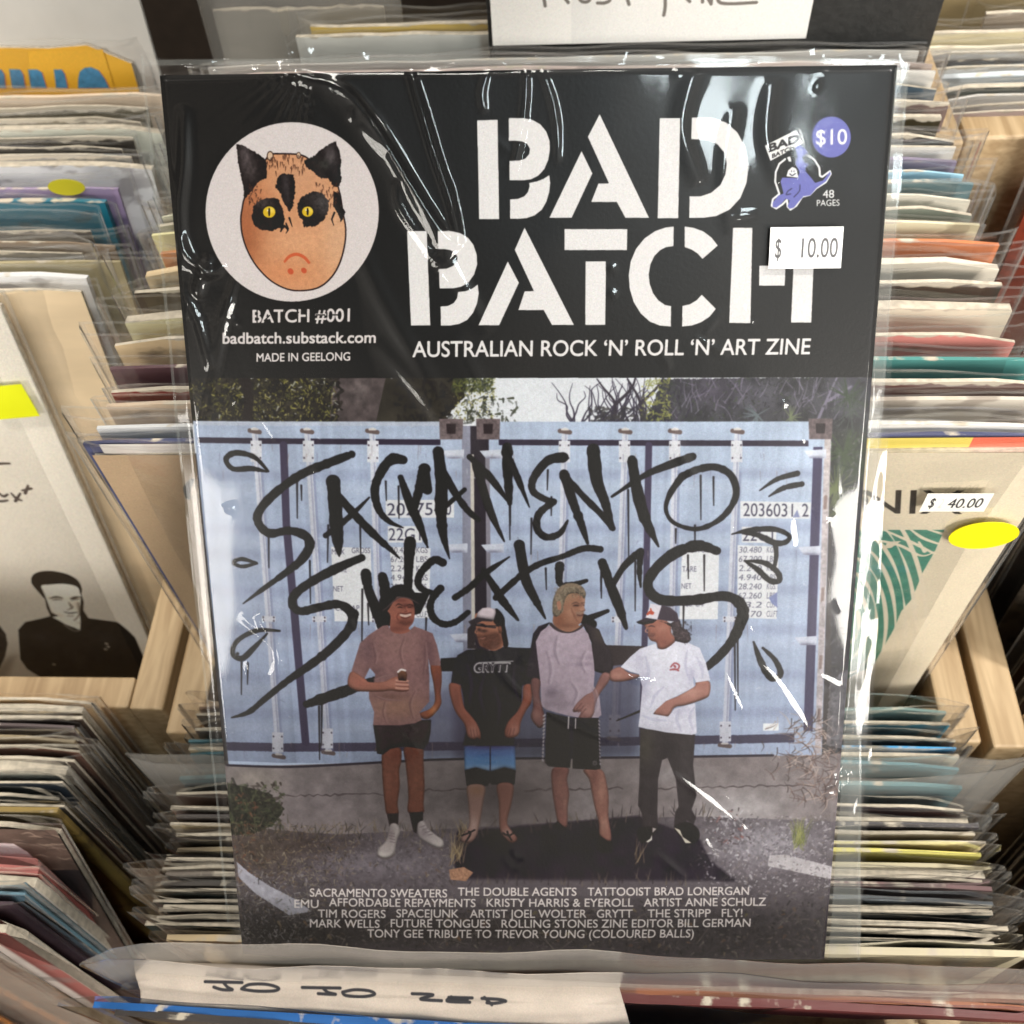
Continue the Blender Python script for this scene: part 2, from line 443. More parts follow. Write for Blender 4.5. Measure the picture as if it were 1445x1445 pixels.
    for u in (278, 300):
        c.stroke(z((u, 548), (u, 556)), .6, (46, 44, 60), smooth=False)
    c.poly(z((240, 435), (268, 425), (280, 470), (255, 470)), (226, 226, 228))
    c.stroke(z((280, 700), (250, 720), (235, 750), (270, 745)), .8, (52, 50, 90))
    c.stroke(z((350, 670), (345, 720), (300, 770)), .8, (52, 50, 90))
    c.text('48', 1160.5, 279.5, 1176.3, 279, 11, (220, 220, 220), bold=.02)
    c.text('PAGES', 1152, 290.8, 1184, 290.2, 8.6, (220, 220, 220), bold=.02)

def draw_photo(c):
    L = lambda x: max(0, min(1, (x - 270) / 900))
    lilac = lambda x, d=0: tuple(np.array((156, 171, 203)) * (1 - L(x)) + np.array((164, 180, 209)) * L(x) + d)
    # sky, trees over the containers
    c.poly([(200, 530), (1262, 530), (1262, 1400), (200, 1400)], (60, 54, 54))
    c.poly([(200, 531.5), (1262, 529), (1262, 640), (200, 640)], (206, 210, 222))
    c.poly([(200, 532), (660, 531), (655, 560), (640, 575), (625, 600), (200, 600)], (44, 40, 34), rough=3, tex=.35, cell=30)
    c.poly([(470, 532), (545, 532), (530, 600), (465, 600)], (74, 64, 66), tex=.3, cell=12, blobs=[(510, 548, 14, 14, (108, 96, 98), .8)])
    for x0, x1, n in ((262, 345, 150), (330, 480, 260), (560, 640, 80)):
        c.speck(x0, 533, x1, 596, n, [(24, 22, 20), (30, 26, 22)], 1.4, 3.0, .9)
    for x0, x1, n in ((300, 345, 90), (345, 475, 240), (640, 700, 150), (255, 300, 30)):
        c.speck(x0, 534, x1, 594, int(n * 2.6), [(116, 112, 44), (148, 140, 62), (88, 90, 44), (66, 66, 38), (170, 160, 90), (50, 50, 34), (40, 38, 30)], .45, 1.15, .85)
    c.speck(300, 536, 480, 594, 40, [(196, 196, 196), (176, 176, 170)], .6, 1.5, .8)
    c.speck(640, 533, 695, 552, 260, [(40, 44, 34), (58, 64, 40), (96, 100, 48)], .7, 1.6, .95)
    c.speck(655, 560, 730, 596, 60, [(40, 42, 36), (52, 56, 40)], 1.0, 2.2, .95)
    c.stroke([(345, 532), (352, 560), (348, 598)], [9, 7, 7], (34, 28, 26))
    c.poly([(935, 534), (1262, 530), (1262, 1060), (1172, 1060), (1172, 600), (905, 600), (920, 570)], (52, 52, 58), rough=2, tex=.35, cell=24,
           blobs=[(1010, 550, 50, 26, (74, 68, 84), .9), (1090, 560, 50, 22, (78, 76, 88), .7), (1190, 560, 30, 34, (84, 80, 100), .6), (1200, 640, 30, 40, (58, 66, 52), .8), (1205, 760, 30, 50, (34, 32, 40), .9), (1205, 900, 30, 60, (30, 26, 34), .9)])
    for i in range(46):                                             # bare branches
        x = c.rng.uniform(800, 960)
        y = 598
        q = [(x, y)]
        a = c.rng.uniform(-.6, .6)
        for k in range(4):
            y -= c.rng.uniform(8, 20)
            x += 14 * a + c.rng.uniform(-7, 7)
            q.append((x, y))
        c.stroke(q, [1.5, 1.1, .8, .6, .4], (48, 42, 60), .9)
    for q in ([(862, 600), (868, 570), (850, 545), (842, 534)], [(868, 570), (890, 548), (896, 533)], [(905, 600), (902, 565), (885, 534)], [(902, 570), (925, 548), (935, 533)], [(1150, 600), (1165, 565), (1180, 533)], [(1168, 565), (1200, 545)]):
        c.stroke(q, [2.4, 1.8, 1.2, .8][:len(q)], (50, 44, 56) if q[0][0] < 1000 else (112, 106, 128))
    for i in range(26):
        x, y = c.rng.uniform(940, 1160), c.rng.uniform(534, 590)
        c.stroke([(x, y), (x + c.rng.uniform(-18, 18), y - c.rng.uniform(4, 16))], [.8, .3], (126, 116, 144), .6, smooth=False)
    c.speck(905, 536, 945, 594, 120, [(166, 168, 84), (128, 132, 66), (96, 96, 60)], .8, 1.8, .85)
    c.speck(830, 575, 910, 600, 110, [(46, 44, 54), (60, 58, 60)], 1.2, 2.4, .9)
    def frond(x, y, n, l, col):
        for i in range(n):
            t = c.rng.uniform(0, 2 * math.pi)
            c.stroke([(x, y), (x + l * math.cos(t), y + l * math.sin(t))], [1.1, .4], col, .8, smooth=False)
    c.speck(935, 533, 1170, 598, 700, [(34, 34, 38), (62, 60, 70), (84, 80, 94), (46, 52, 44), (62, 72, 56)], .4, 1.3, .7)
    for i in range(40):
        x, y = c.rng.uniform(960, 1215), c.rng.uniform(540, 600)
        a_ = c.rng.uniform(-1, 1)
        c.stroke([(x, y), (x + 10 * a_, y - 14), (x + 20 * a_ + c.rng.uniform(-6, 6), y - 26)], [.9, .6, .3], (128, 120, 146), .55)
    frond(1068, 585, 16, 20, (94, 104, 112)); frond(1115, 588, 12, 16, (106, 116, 84))
    frond(1190, 640, 44, 36, (62, 76, 52)); frond(1206, 660, 40, 30, (50, 62, 46)); frond(1196, 560, 40, 30, (58, 70, 56)); frond(1178, 690, 34, 34, (104, 114, 72)); frond(1200, 580, 20, 30, (70, 76, 74)); frond(1185, 720, 20, 26, (92, 100, 66)); frond(1195, 800, 24, 34, (52, 52, 54))
    c.speck(1172, 540, 1225, 1000, 300, [(90, 88, 98), (60, 62, 54), (120, 116, 120), (34, 32, 36)], .5, 1.8, .6)
    # containers
    def slab(x0, x1, y0, y1, xb0, xb1):
        n = 24
        for i in range(n):
            a, b = x0 + (x1 - x0) * i / n, x0 + (x1 - x0) * (i + 1) / n + .6
            p, q = xb0 + (xb1 - xb0) * i / n, xb0 + (xb1 - xb0) * (i + 1) / n + .6
            c.poly([(a, y0), (b, y0), (q, y1), (p, y1)], lilac(a))
    slab(272, 652, 594, 1082, 322, 660)
    slab(684, 1172, 594, 1072, 690, 1158)
    xl = lambda y: 272 + (y - 594) * .1025
    for y in (664, 740, 776, 828, 884, 948, 1000):                 # corrugation bands
        c.poly([(xl(y), y), (1168 - (y - 594) * .02, y - 4), (1168 - (y - 594) * .02, y + 9), (xl(y), y + 13)], (124, 132, 168), alpha=.34, soft=4)
        c.poly([(xl(y), y + 20), (1166, y + 16), (1166, y + 28), (xl(y), y + 32)], (188, 197, 220), alpha=.22, soft=5)
    h, w = c.H, c.W
    c.poly([(xl(594), 594), (650, 594), (650, 600), (xl(600), 600)], (180, 186, 206), alpha=.6)
    c.poly([(660, 600), (690, 600), (690, 1075), (662, 1075)], (40, 34, 44))                 # dark gap between the two
    c.poly([(652, 600), (664, 600), (668, 1070), (655, 1070)], (126, 128, 150))
    c.poly([(664, 640), (669, 640), (672, 1050), (667, 1050)], (188, 182, 176))
    c.stroke([(688, 640), (690, 860)], 3, (128, 124, 140), smooth=False)
    for q in ([(280, 617), (622, 619), (622, 627), (280, 625)], [(704, 619), (1140, 621), (1140, 629), (704, 627)]):
        c.poly(q, (44, 36, 56))
    c.poly([(318, 1048), (660, 1044), (660, 1056), (320, 1060)], (66, 60, 86), rough=1)
    c.poly([(690, 1040), (1120, 1034), (1120, 1046), (690, 1052)], (62, 58, 84), rough=1)
    c.poly([(1147, 630), (1160, 630), (1146, 1030), (1133, 1030)], (58, 52, 88))               # right edge seal
    c.poly([(1163, 610), (1172, 610), (1158, 1062), (1149, 1062)], (178, 168, 172), tex=.2, cell=6)
    for y in (700, 830, 925, 1000):
        c.stroke([(1167 - (y - 610) * .03, y), (1166 - (y - 610) * .03, y + 16)], 2.2, (116, 90, 84), .7, smooth=False)
    c.stroke([(401, 627), (405, 740), (416, 860), (432, 1046)], [5.2, 5.2, 5.6, 5.6], (58, 50, 78), smooth=False)
    c.stroke([(915, 627), (911, 840), (905, 1040)], [4.6, 4.4, 4.2], (62, 54, 82), smooth=False)
    for x0, x1, yt, yb in ((360, 394, 606, 1066), (434, 464, 606, 1060), (526, 540, 606, 1056), (797, 786, 606, 1046), (882, 866, 606, 1040), (952, 944, 606, 1050), (1040, 1022, 606, 1050)):
        X = lambda y: x0 + (x1 - x0) * (y - yt) / (yb - yt)
        c.stroke([(X(yt + 60) + 4, yt + 60), (X(yb) + 4, yb)], 3.6, (118, 124, 160), .5, smooth=False)
        c.stroke([(X(yt), yt), (X(yb), yb)], 3.9, (192, 196, 214), smooth=False)
        c.stroke([(X(yt) + 1.6, yt), (X(yb) + 1.6, yb)], 1.1, (150, 154, 182), .8, smooth=False)
        for yy, hw, hh in ((636, 8, 15), (872, 10, 4), (yb - 20, 8, 14)):
            c.poly([(X(yy) - hw, yy - hh), (X(yy) + hw, yy - hh), (X(yy) + hw, yy + hh), (X(yy) - hw, yy + hh)], (202, 204, 218))
            for dx in (-1, 1):
                for dy in (-.6, .6):
                    c.stroke([(X(yy) + dx * hw * .75, yy + dy * hh), (X(yy) + dx * hw * .75, yy + dy * hh + .5)], 1.2, (76, 66, 82), smooth=False)
        for yy in (608, yb):
            c.stroke([(X(yy) - 7, yy - 1), (X(yy) + 7, yy + 1)], 3.2, (96, 80, 80), smooth=False)
            c.stroke([(X(yy) - 4, yy - 3), (X(yy) + 4, yy - 3)], 1.4, (196, 190, 190), smooth=False)
    for x, y in ((637, 603), (689, 603), (1157, 603)):
        c.poly([(x - 17, y - 13), (x + 17, y - 13), (x + 16, y + 16), (x - 16, y + 16)], (98, 84, 88), tex=.3, cell=5)
        c.poly([(x - 7, y - 6), (x + 7, y - 6), (x + 6, y + 8), (x - 6, y + 8)], (40, 30, 34))
    for x, y in ((640, 640), (694, 640), (645, 772), (696, 772), (652, 898), (1150, 640), (1142, 776), (1137, 903)):
        c.poly([(x - 17, y - 5), (x + 15, y - 7), (x + 15, y + 6), (x - 8, y + 6)], (190, 196, 216), blobs=[(x, y + 5, 14, 3, (104, 104, 130), .8)])
    c.speck(320, 600, 1160, 1050, 160, [(150, 150, 176), (210, 216, 230), (112, 112, 140)], .4, 1.3, .5)
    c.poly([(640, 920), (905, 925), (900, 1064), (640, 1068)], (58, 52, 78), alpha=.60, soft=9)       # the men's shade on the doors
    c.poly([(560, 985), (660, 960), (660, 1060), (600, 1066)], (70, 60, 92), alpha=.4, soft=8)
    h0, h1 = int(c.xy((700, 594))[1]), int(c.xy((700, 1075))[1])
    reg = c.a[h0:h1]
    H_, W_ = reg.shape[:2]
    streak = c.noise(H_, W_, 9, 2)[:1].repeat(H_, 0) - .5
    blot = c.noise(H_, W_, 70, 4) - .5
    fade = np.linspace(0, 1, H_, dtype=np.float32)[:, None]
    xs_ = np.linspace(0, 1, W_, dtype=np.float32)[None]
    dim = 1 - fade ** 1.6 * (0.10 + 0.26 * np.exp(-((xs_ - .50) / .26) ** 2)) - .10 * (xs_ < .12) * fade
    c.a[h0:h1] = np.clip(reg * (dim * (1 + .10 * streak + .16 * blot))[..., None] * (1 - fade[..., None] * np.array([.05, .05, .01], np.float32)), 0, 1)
    for i in range(90):                                             # rust runs under the fittings and seams
        x, y = c.rng.uniform(285, 1160), c.rng.choice([628, 640, 880, 1046, 1060, 664, 776])
        c.stroke([(x, y), (x + c.rng.normal(0, 1), y + c.rng.uniform(4, 26))], [.8, .3], [(120, 104, 108), (104, 100, 128), (140, 120, 112)][i % 3], .4, smooth=False)
    # data panels
    for q in ([(545, 704), (641, 704), (641, 729), (545, 729)], [(548, 741), (596, 741), (596, 764), (548, 764)], [(468, 770), (524, 772), (526, 875), (473, 875)], [(550, 770), (608, 772), (606, 870), (560, 870)],
              [(1044, 706), (1144, 708), (1142, 731), (1044, 730)], [(1046, 742), (1095, 743), (1094, 765), (1046, 764)], [(962, 768), (1014, 770), (1012, 872), (958, 872)], [(1040, 768), (1098, 770), (1095, 872), (1040, 870)]):
        c.poly(q, (206, 207, 216), alpha=.93)
    dk = (64, 62, 84)
    c.text('202754', 547, 726, 625, 725, 17, dk); c.text('0', 629, 725, 637, 725, 17, dk)
    c.text('22G1', 549, 761, 594, 761, 17, dk)
    c.text('2036031', 1048, 727, 1118, 728, 18, dk); c.text('2', 1131, 728, 1140, 728, 18, dk)
    c.poly([(1118, 729), (1124, 718), (1128, 729)], (120, 128, 172))
    c.text('22G1', 1047, 762, 1090, 762, 16, dk)
    for i, (a, b) in enumerate((('30.480', 'KGS'), ('67.200', 'LBS'), ('2.240', 'KGS'), ('4.940', 'LBS'), ('28.240', 'KGS.'), ('62.260', 'LBS.'), ('33.2', 'CU.M.'), ('1.170', 'CU.FT'))):
        y = 778.5 + i * 12.9
        c.text(a, 1042 - i * .3, y, 1074, y, 8.2, (92, 92, 114), shear=.15); c.text(b, 1081, y, 1094 + (3 if i > 5 else 0), y, 8.2, (92, 92, 114), shear=.15)
        c.text(a, 552, y, 580, y, 8, (86, 84, 104)); c.text(b, 588, y, 604 + (3 if i > 5 else 0), y, 8, (86, 84, 104))
    for s, x0, y, x1 in (('MAX', 469, 781, 487), ('GROSS', 497, 779, 523), ('TARE', 476, 806, 490), ('NET', 471, 833, 485), ('CU.CAP', 474, 860, 508), ('TARE', 962, 805, 982), ('NET', 961, 829, 975), ('CU. CAP', 966, 854, 994), ('MAX GROSS', 970, 778, 1012)):
        c.text(s, x0, y, x1, y, 7.6, (84, 82, 106))
    c.poly([(1084, 842), (1096, 834), (1096, 856), (1088, 850)], (112, 122, 172))
    c.poly([(1076, 1019), (1098, 1019), (1098, 1029), (1076, 1029)], (206, 210, 220))
    # concrete ledge and ground
    c.poly([(300, 1082), (662, 1068), (1158, 1064), (1230, 1058), (1230, 1180), (300, 1180)], (112, 102, 106), tex=.16, cell=22,
           blobs=[(360, 1100, 40, 24, (136, 126, 122), .8), (1040, 1140, 70, 36, (160, 154, 160), .9), (950, 1090, 50, 16, (140, 134, 140), .6), (700, 1120, 60, 40, (74, 66, 70), .9), (590, 1130, 50, 30, (96, 88, 92), .6), (460, 1130, 60, 40, (116, 106, 112), .5), (830, 1130, 26, 40, (124, 116, 122), .7)])
    c.stroke([(320, 1081), (420, 1080), (560, 1072), (662, 1068), (900, 1066), (1090, 1064)], 1.8, (38, 32, 44))
    for x0, x1, y in ((395, 560, 1121), (600, 690, 1112), (740, 880, 1112), (920, 1140, 1110)):
        q, x = [], x0
        while x < x1:
            q.append((x, y + c.rng.uniform(-2, 2) - (x - x0) * .02))
            x += 6
        c.stroke(q, [c.rng.uniform(.5, 1.4) for _ in q], (66, 56, 60), .85, smooth=False)
    c.poly([(300, 1165), (480, 1175), (640, 1166), (900, 1150), (1000, 1150), (1230, 1160), (1230, 1400), (300, 1400)], (82, 74, 82), tex=.22, cell=10, rough=1.5,
           blobs=[(430, 1190, 80, 22, (60, 50, 50), .9), (360, 1200, 60, 40, (74, 62, 56), .9), (540, 1215, 90, 22, (106, 98, 108), .8), (1080, 1190, 80, 40, (140, 134, 146), .9), (700, 1310, 300, 30, (46, 40, 40), .9), (400, 1320, 120, 40, (40, 36, 34), .9), (1050, 1320, 140, 40, (54, 48, 50), .9), (980, 1340, 200, 20, (58, 52, 54), .6)])
    c.poly([(320, 1105), (380, 1118), (402, 1140), (385, 1165), (350, 1180), (320, 1180)], (44, 44, 36), rough=2.5, tex=.5, cell=5)
    c.speck(322, 1105, 400, 1170, 200, [(60, 66, 46), (32, 32, 28), (78, 82, 58), (48, 40, 36)], .8, 2.2)
    c.speck(325, 1160, 500, 1290, 1500, [(128, 110, 84), (86, 70, 56), (150, 136, 112), (58, 48, 42), (110, 84, 62), (44, 38, 36)], .3, .8, .75, 6)
    c.speck(330, 1120, 362, 1250, 70, [(112, 70, 52), (96, 58, 44), (128, 88, 68)], .8, 2.0, .75, 2)
    c.speck(330, 1230, 440, 1340, 600, [(150, 144, 148), (100, 94, 96), (70, 64, 64), (170, 166, 170)], .3, .9, .75, 6)
    c.poly([(333, 1218), (350, 1232), (380, 1250), (420, 1268), (440, 1284), (408, 1290), (360, 1262), (336, 1240)], (158, 156, 172), rough=1, tex=.15)
    c.poly([(1085, 1205), (1108, 1204), (1175, 1222), (1175, 1240), (1083, 1220)], (166, 160, 168), rough=.8, tex=.1)
    c.speck(430, 1180, 650, 1250, 700, [(70, 62, 70), (132, 124, 134), (52, 46, 52)], .4, 1.0, .6, 1.5)
    c.speck(1000, 1150, 1170, 1260, 800, [(188, 184, 196), (96, 88, 100), (70, 64, 72), (150, 140, 150)], .4, 1.2, .7, 2)
    c.speck(1005, 1140, 1060, 1190, 60, [(130, 84, 84), (60, 48, 52), (180, 176, 186)], .8, 1.8)
    c.poly([(645, 1170), (900, 1148), (985, 1180), (1002, 1212), (1040, 1242), (640, 1238)], (33, 26, 38), rough=1.6, tex=.18, cell=30, soft=2)
    c.poly([(640, 1236), (1010, 1240), (1020, 1262), (600, 1262)], (84, 76, 84), alpha=.7, soft=4)
    c.speck(640, 1170, 1000, 1238, 60, [(60, 50, 62), (86, 76, 70)], .3, .8, .6, 8)
    c.speck(335, 1180, 640, 1345, 420, [(122, 112, 104), (58, 50, 48), (140, 128, 112), (92, 72, 58), (38, 33, 32)], .8, 1.7, .65, 2.4)
    c.speck(640, 1255, 1165, 1348, 520, [(118, 110, 104), (48, 42, 40), (136, 126, 112), (90, 74, 60), (34, 30, 30)], .8, 1.7, .6, 2.4)
    c.speck(985, 1150, 1175, 1262, 420, [(196, 192, 202), (78, 72, 80), (150, 142, 150), (100, 90, 88)], .8, 1.8, .6, 1.8)
    for i in range(150):                                            # weeds along the edge of the dark mat and at the ledge's foot
        x = c.rng.uniform(640, 1000)
        y = 1172 - (x - 640) * .085 + c.rng.normal(0, 5) if c.rng.random() < .6 else 1238 + c.rng.normal(0, 3)
        c.stroke([(x, y + 4), (x + c.rng.normal(0, 4), y - c.rng.uniform(3, 14))], [.8, .3], [(40, 32, 38), (78, 66, 60), (104, 90, 76), (34, 28, 32)][i % 4], .7, smooth=False)
    for i in range(160):
        x, y = c.rng.uniform(330, 640), 1172 + c.rng.normal(0, 6)
        c.stroke([(x, y + 4), (x + c.rng.normal(0, 5), y - c.rng.uniform(2, 10))], [.8, .3], [(46, 40, 38), (92, 78, 66), (116, 100, 82), (60, 56, 46)][i % 4], .6, smooth=False)
    for x, y, n in ((645, 1188, 40), (655, 1160, 20), (905, 1190, 8), (1128, 1168, 60)):
        for i in range(n):
            a = c.rng.normal(0, .35)
            l = c.rng.uniform(10, 36)
            c.stroke([(x + c.rng.uniform(-10, 10), y + 18 + c.rng.normal(0, 5)), (x + l * math.sin(a), y + 18 - l)], [.7, .25], [(126, 106, 80), (98, 80, 60), (150, 132, 102)][i % 3] if x < 1100 else [(116, 120, 60), (84, 90, 52), (140, 140, 84)][i % 3], .65, smooth=False)
    c.poly([(634, 1224), (655, 1220), (668, 1228), (658, 1240), (636, 1238)], (148, 106, 84), tex=.3, cell=4)
    for i in range(240):                                            # dry brush at the container's right foot
        x, y = c.rng.normal(1150, 28), c.rng.uniform(1010, 1130)
        l, a = c.rng.uniform(8, 26), c.rng.uniform(0, 6.28)
        if x < 1215:
            c.stroke([(x, y), (x + l * .5 * math.cos(a) + 3, y + l * .5 * math.sin(a)), (x + l * math.cos(a), y + l * math.sin(a))], [.9, .7, .3], [(120, 96, 90), (86, 66, 64), (166, 146, 140), (58, 46, 46)][i % 4], .7)
    c.poly([(1170, 960), (1200, 940), (1210, 1060), (1165, 1050)], (120, 116, 126), alpha=.5, rough=2, tex=.4, cell=6)
    c.speck(340, 1270, 1160, 1350, 1300, [(72, 66, 64), (34, 30, 30), (96, 90, 88), (58, 50, 44), (120, 112, 110)], .4, 1.2, .6, 3)
    c.speck(380, 1280, 1150, 1345, 46, [(126, 92, 62), (110, 76, 56), (130, 110, 80), (106, 96, 58)], 1.2, 3.2, .75, 1.6)
    for i in range(60):
        x, y = c.rng.uniform(350, 1150), c.rng.uniform(1262, 1345)
        c.stroke([(x, y), (x + c.rng.uniform(-30, 30), y + c.rng.uniform(-26, 10))], [.7, .3], (132, 122, 112), .5, smooth=False)

def draw_graffiti(c):
    K = (26, 22, 26)
    a, b, d, e, w = zm(250, 520, 2.833), zm(700, 520, 2.676), zm(300, 820, 3.141), zm(700, 820, 2.676), zm(440, 690, 6.568)
    st = lambda q, r: c.stroke(q, [x * .92 for x in r] if hasattr(r, '__len__') else r * .92, K, rough=.06)
    st(a((700, 340), (600, 378), (500, 420), (400, 490), (335, 560), (325, 610), (370, 655), (450, 645), (515, 665), (532, 705), (500, 760), (440, 810), (350, 875), (265, 938)), [5.6, 7, 6.6, 6.6, 6.4, 6.6, 6.8, 6.4, 7.4, 7.4, 6.6, 5.2, 3.6, 1])
    st(a((626, 450), (634, 540), (640, 640), (646, 700), (650, 745)), [10.5, 10.5, 10, 7, 1.5])
    st(a((640, 500), (730, 600), (800, 670), (850, 715), (892, 755)), [6, 6.4, 6.2, 4, 1])
    st(a((596, 664), (690, 590), (770, 512)), [4.6, 4.4, 1.4])
    st(a((905, 362), (860, 360), (820, 405), (792, 480), (808, 560), (850, 608), (905, 632)), [6.6, 8, 7, 6.4, 5.4, 4, 1])
    st(a((895, 432), (930, 530), (970, 620), (1003, 710)), [4.6, 7, 6.6, 1.4])
    st(a((950, 545), (972, 470), (990, 400)), [6.5, 7.5, 9]); st(a((992, 410), (1002, 480)), 7.4); st(a((975, 470), (1002, 482)), 7)
    st(a((1045, 330), (1058, 450), (1056, 560), (1065, 660), (1090, 755)), [8.6, 9, 9, 6.5, 1])
    st(a((1060, 400), (1110, 490), (1160, 560), (1205, 600)), [5.6, 5.6, 5, 4]); st(a((1060, 560), (1150, 480)), [4, 3.6])
    st(a((1170, 350), (1250, 430), (1330, 535)), [4.6, 6, 2]); st(a((1195, 380), (1250, 560), (1308, 686)), [6.4, 6, 1.4])
    st(b((42, 295), (45, 400), (52, 505)), [8, 7.6, 4]); st(b((55, 345), (90, 430), (126, 520)), [5, 4.6, 1])
    st(b((255, 332), (195, 345), (142, 410), (140, 460), (190, 492), (220, 498)), [7.4, 7, 6, 5.4, 5, 4]); st(b((215, 500), (162, 545), (155, 600), (190, 632), (240, 618), (270, 570)), [5.4, 5.6, 5.6, 5.4, 5, 1.6])
    st(b((256, 395), (290, 500), (320, 580), (345, 655)), [7.6, 6.8, 6, 2.4]); st(b((258, 400), (330, 480), (400, 550), (440, 600)), [5, 5, 5, 4.4]); st(b((366, 304), (380, 420), (410, 500), (436, 596)), [11, 9, 7, 4.6])
    st(b((512, 340), (530, 450), (560, 560), (612, 668)), [7, 8.6, 8.8, 1.4]); st(b((436, 480), (560, 400), (650, 362), (740, 330)), [2, 4.6, 6.4, 6.6])
    st(b((700, 405), (655, 470), (640, 530), (672, 580), (760, 602), (850, 560), (903, 480), (888, 405), (830, 370), (760, 378), (700, 405)), [6, 4.4, 3, 3, 3.6, 4.6, 5, 5.6, 5.6, 5.4, 6])
    st(b((993, 458), (1060, 415), (1135, 394)), [1, 3.6, 4.4]); st(b((1028, 480), (1085, 448), (1152, 434)), [1, 4.2, 4.4])
    st(b((888, 622), (960, 606), (1050, 604), (1104, 628), (1092, 652), (1050, 655), (985, 625), (930, 618)), [1, 4, 4, 3.2, 4, 4.6, 4, 2]); st(b((1052, 655), (1056, 700), (1050, 740)), [4, 3.4, 3])
    st(b((935, 722), (1010, 730), (1060, 765), (1066, 798), (1030, 796), (985, 755), (940, 725)), [1, 4, 4, 4.4, 4.4, 4, 1.6])
    st(a((740, 752), (650, 790), (550, 842), (480, 892), (462, 935), (495, 966), (570, 950), (650, 938), (700, 975), (700, 1030)), [5.4, 7, 7, 6.6, 6.2, 6.8, 6.4, 6.8, 7.4, 7.4])
    st(d((628, 140), (605, 210), (520, 300), (430, 370), (330, 440), (230, 522), (160, 580), (82, 607)), [7.4, 7, 7, 6.4, 5.4, 4.4, 4, 1.2])
    st(w((505, 770), (530, 920), (600, 1100), (660, 1260)), [8, 7, 8.4, 9]); st(w((660, 800), (680, 900), (690, 1010), (680, 1200)), [7, 8, 9, 11]); st(w((915, 480), (905, 620), (900, 760), (895, 900)), [9, 8, 6.6, 6.4])
    st(w((1215, 670), (1140, 645), (1060, 710), (1000, 790), (990, 870), (1040, 925), (1110, 945)), [6.6, 6, 5.6, 5.4, 5.4, 5, 4]); st(w((1195, 910), (1130, 985), (1100, 1080), (1135, 1185), (1230, 1240), (1340, 1215), (1450, 1130)), [6, 5.6, 5.4, 5.6, 5.2, 5, 4])
    st(a((1112, 910), (1170, 870), (1230, 815), (1328, 748)), [5, 5, 5, 1.2]); st(a((1225, 800), (1290, 900), (1365, 1000)), [4, 6, 1.4])
    c.poly(w((935, 945), (1100, 955), (1010, 1140), (935, 1160)), K)
    st(b((0, 860), (90, 780), (160, 735), (250, 705), (330, 675), (392, 678)), [5, 5, 5, 4.6, 5.4, 5]); st(b((88, 662), (112, 790), (150, 870), (186, 938)), [8, 7.4, 6, 1.4]); st(b((5, 850), (40, 890), (82, 944)), [5, 5.6, 1.6])
    st(b((240, 740), (238, 800), (260, 820)), [6.6, 5, 4]); st(b((262, 810), (300, 808), (340, 796)), [3.6, 4, 3]); st(b((400, 728), (430, 810), (465, 900), (490, 975)), [6.4, 7.6, 7, 3]); st(b((430, 830), (480, 745), (545, 685)), [4.4, 5.4, 6]); st(b((545, 690), (540, 760), (545, 820)), [5, 4, 1.4])
    st(b((832, 685), (760, 665), (670, 695), (595, 760), (572, 820), (620, 868), (740, 870), (860, 855), (920, 885), (928, 940), (895, 1015)), [6, 8.4, 8.6, 8, 7.6, 8.2, 8.4, 7.6, 8.6, 8.6, 8])
    st(e((926, 130), (898, 205), (850, 268), (796, 318)), [8, 7.6, 7, 6.6])
    st(b((330, 945), (420, 910)), [6, 3]); st(b((330, 940), (360, 960)), [8, 8])
    st(a((366, 408), (310, 352), (235, 336), (196, 362), (225, 400), (300, 398), (360, 410)), [2, 3.6, 4.4, 4.2, 4, 4.2, 1.6]); st(a((320, 776), (260, 760), (225, 775), (262, 790), (318, 776)), [2.4, 3.2, 2.8, 3, 2])
    st(d((300, 216), (200, 216), (112, 262), (88, 320), (130, 342), (182, 296), (245, 228)), [1.6, 3.6, 3.6, 4, 4.6, 4, 1.4]); c.stroke(d((110, 320), (112, 321)), 2, K)
    st(e((970, 225), (998, 300), (1035, 362), (1072, 348), (1052, 295), (1005, 248)), [1.4, 5, 4.6, 4.4, 4, 2])
    st(d((420, 540), (520, 505), (620, 470), (720, 430)), [6, 9, 8.4, 5]); c.poly(d((1012, 335), (1100, 330), (1100, 392), (1012, 392)), K)
    c.poly(e((395, 235), (560, 240), (540, 300), (395, 320)), (44, 36, 40)); st(e((455, 520), (540, 485)), [1, 2])
    for x, y0, y1 in ((420, 680, 730), (426, 684, 705), (380, 755, 800), (438, 790, 850), (464, 740, 792), (509, 740, 780), (545, 678, 705), (563, 685, 730), (720, 705, 740), (719, 690, 760), (773, 662, 690), (778, 700, 726), (750, 730, 780), (886, 690, 790), (988, 670, 732), (1006, 672, 712),
                      (953, 745, 765), (980, 740, 770), (970, 782, 815), (993, 782, 832), (848, 812, 842), (896, 790, 860), (964, 850, 890), (341, 930, 980), (350, 935, 965), (451, 995, 1070), (455, 990, 1050), (512, 830, 940), (602, 870, 900), (520, 850, 880), (1040, 890, 980), (1036, 900, 1000), (848, 805, 832), (770, 800, 830), (705, 880, 900)):
        c.stroke([(x, y0), (x + c.rng.uniform(-1, 1), y1)], [1.5, .8], K, .9, smooth=False)
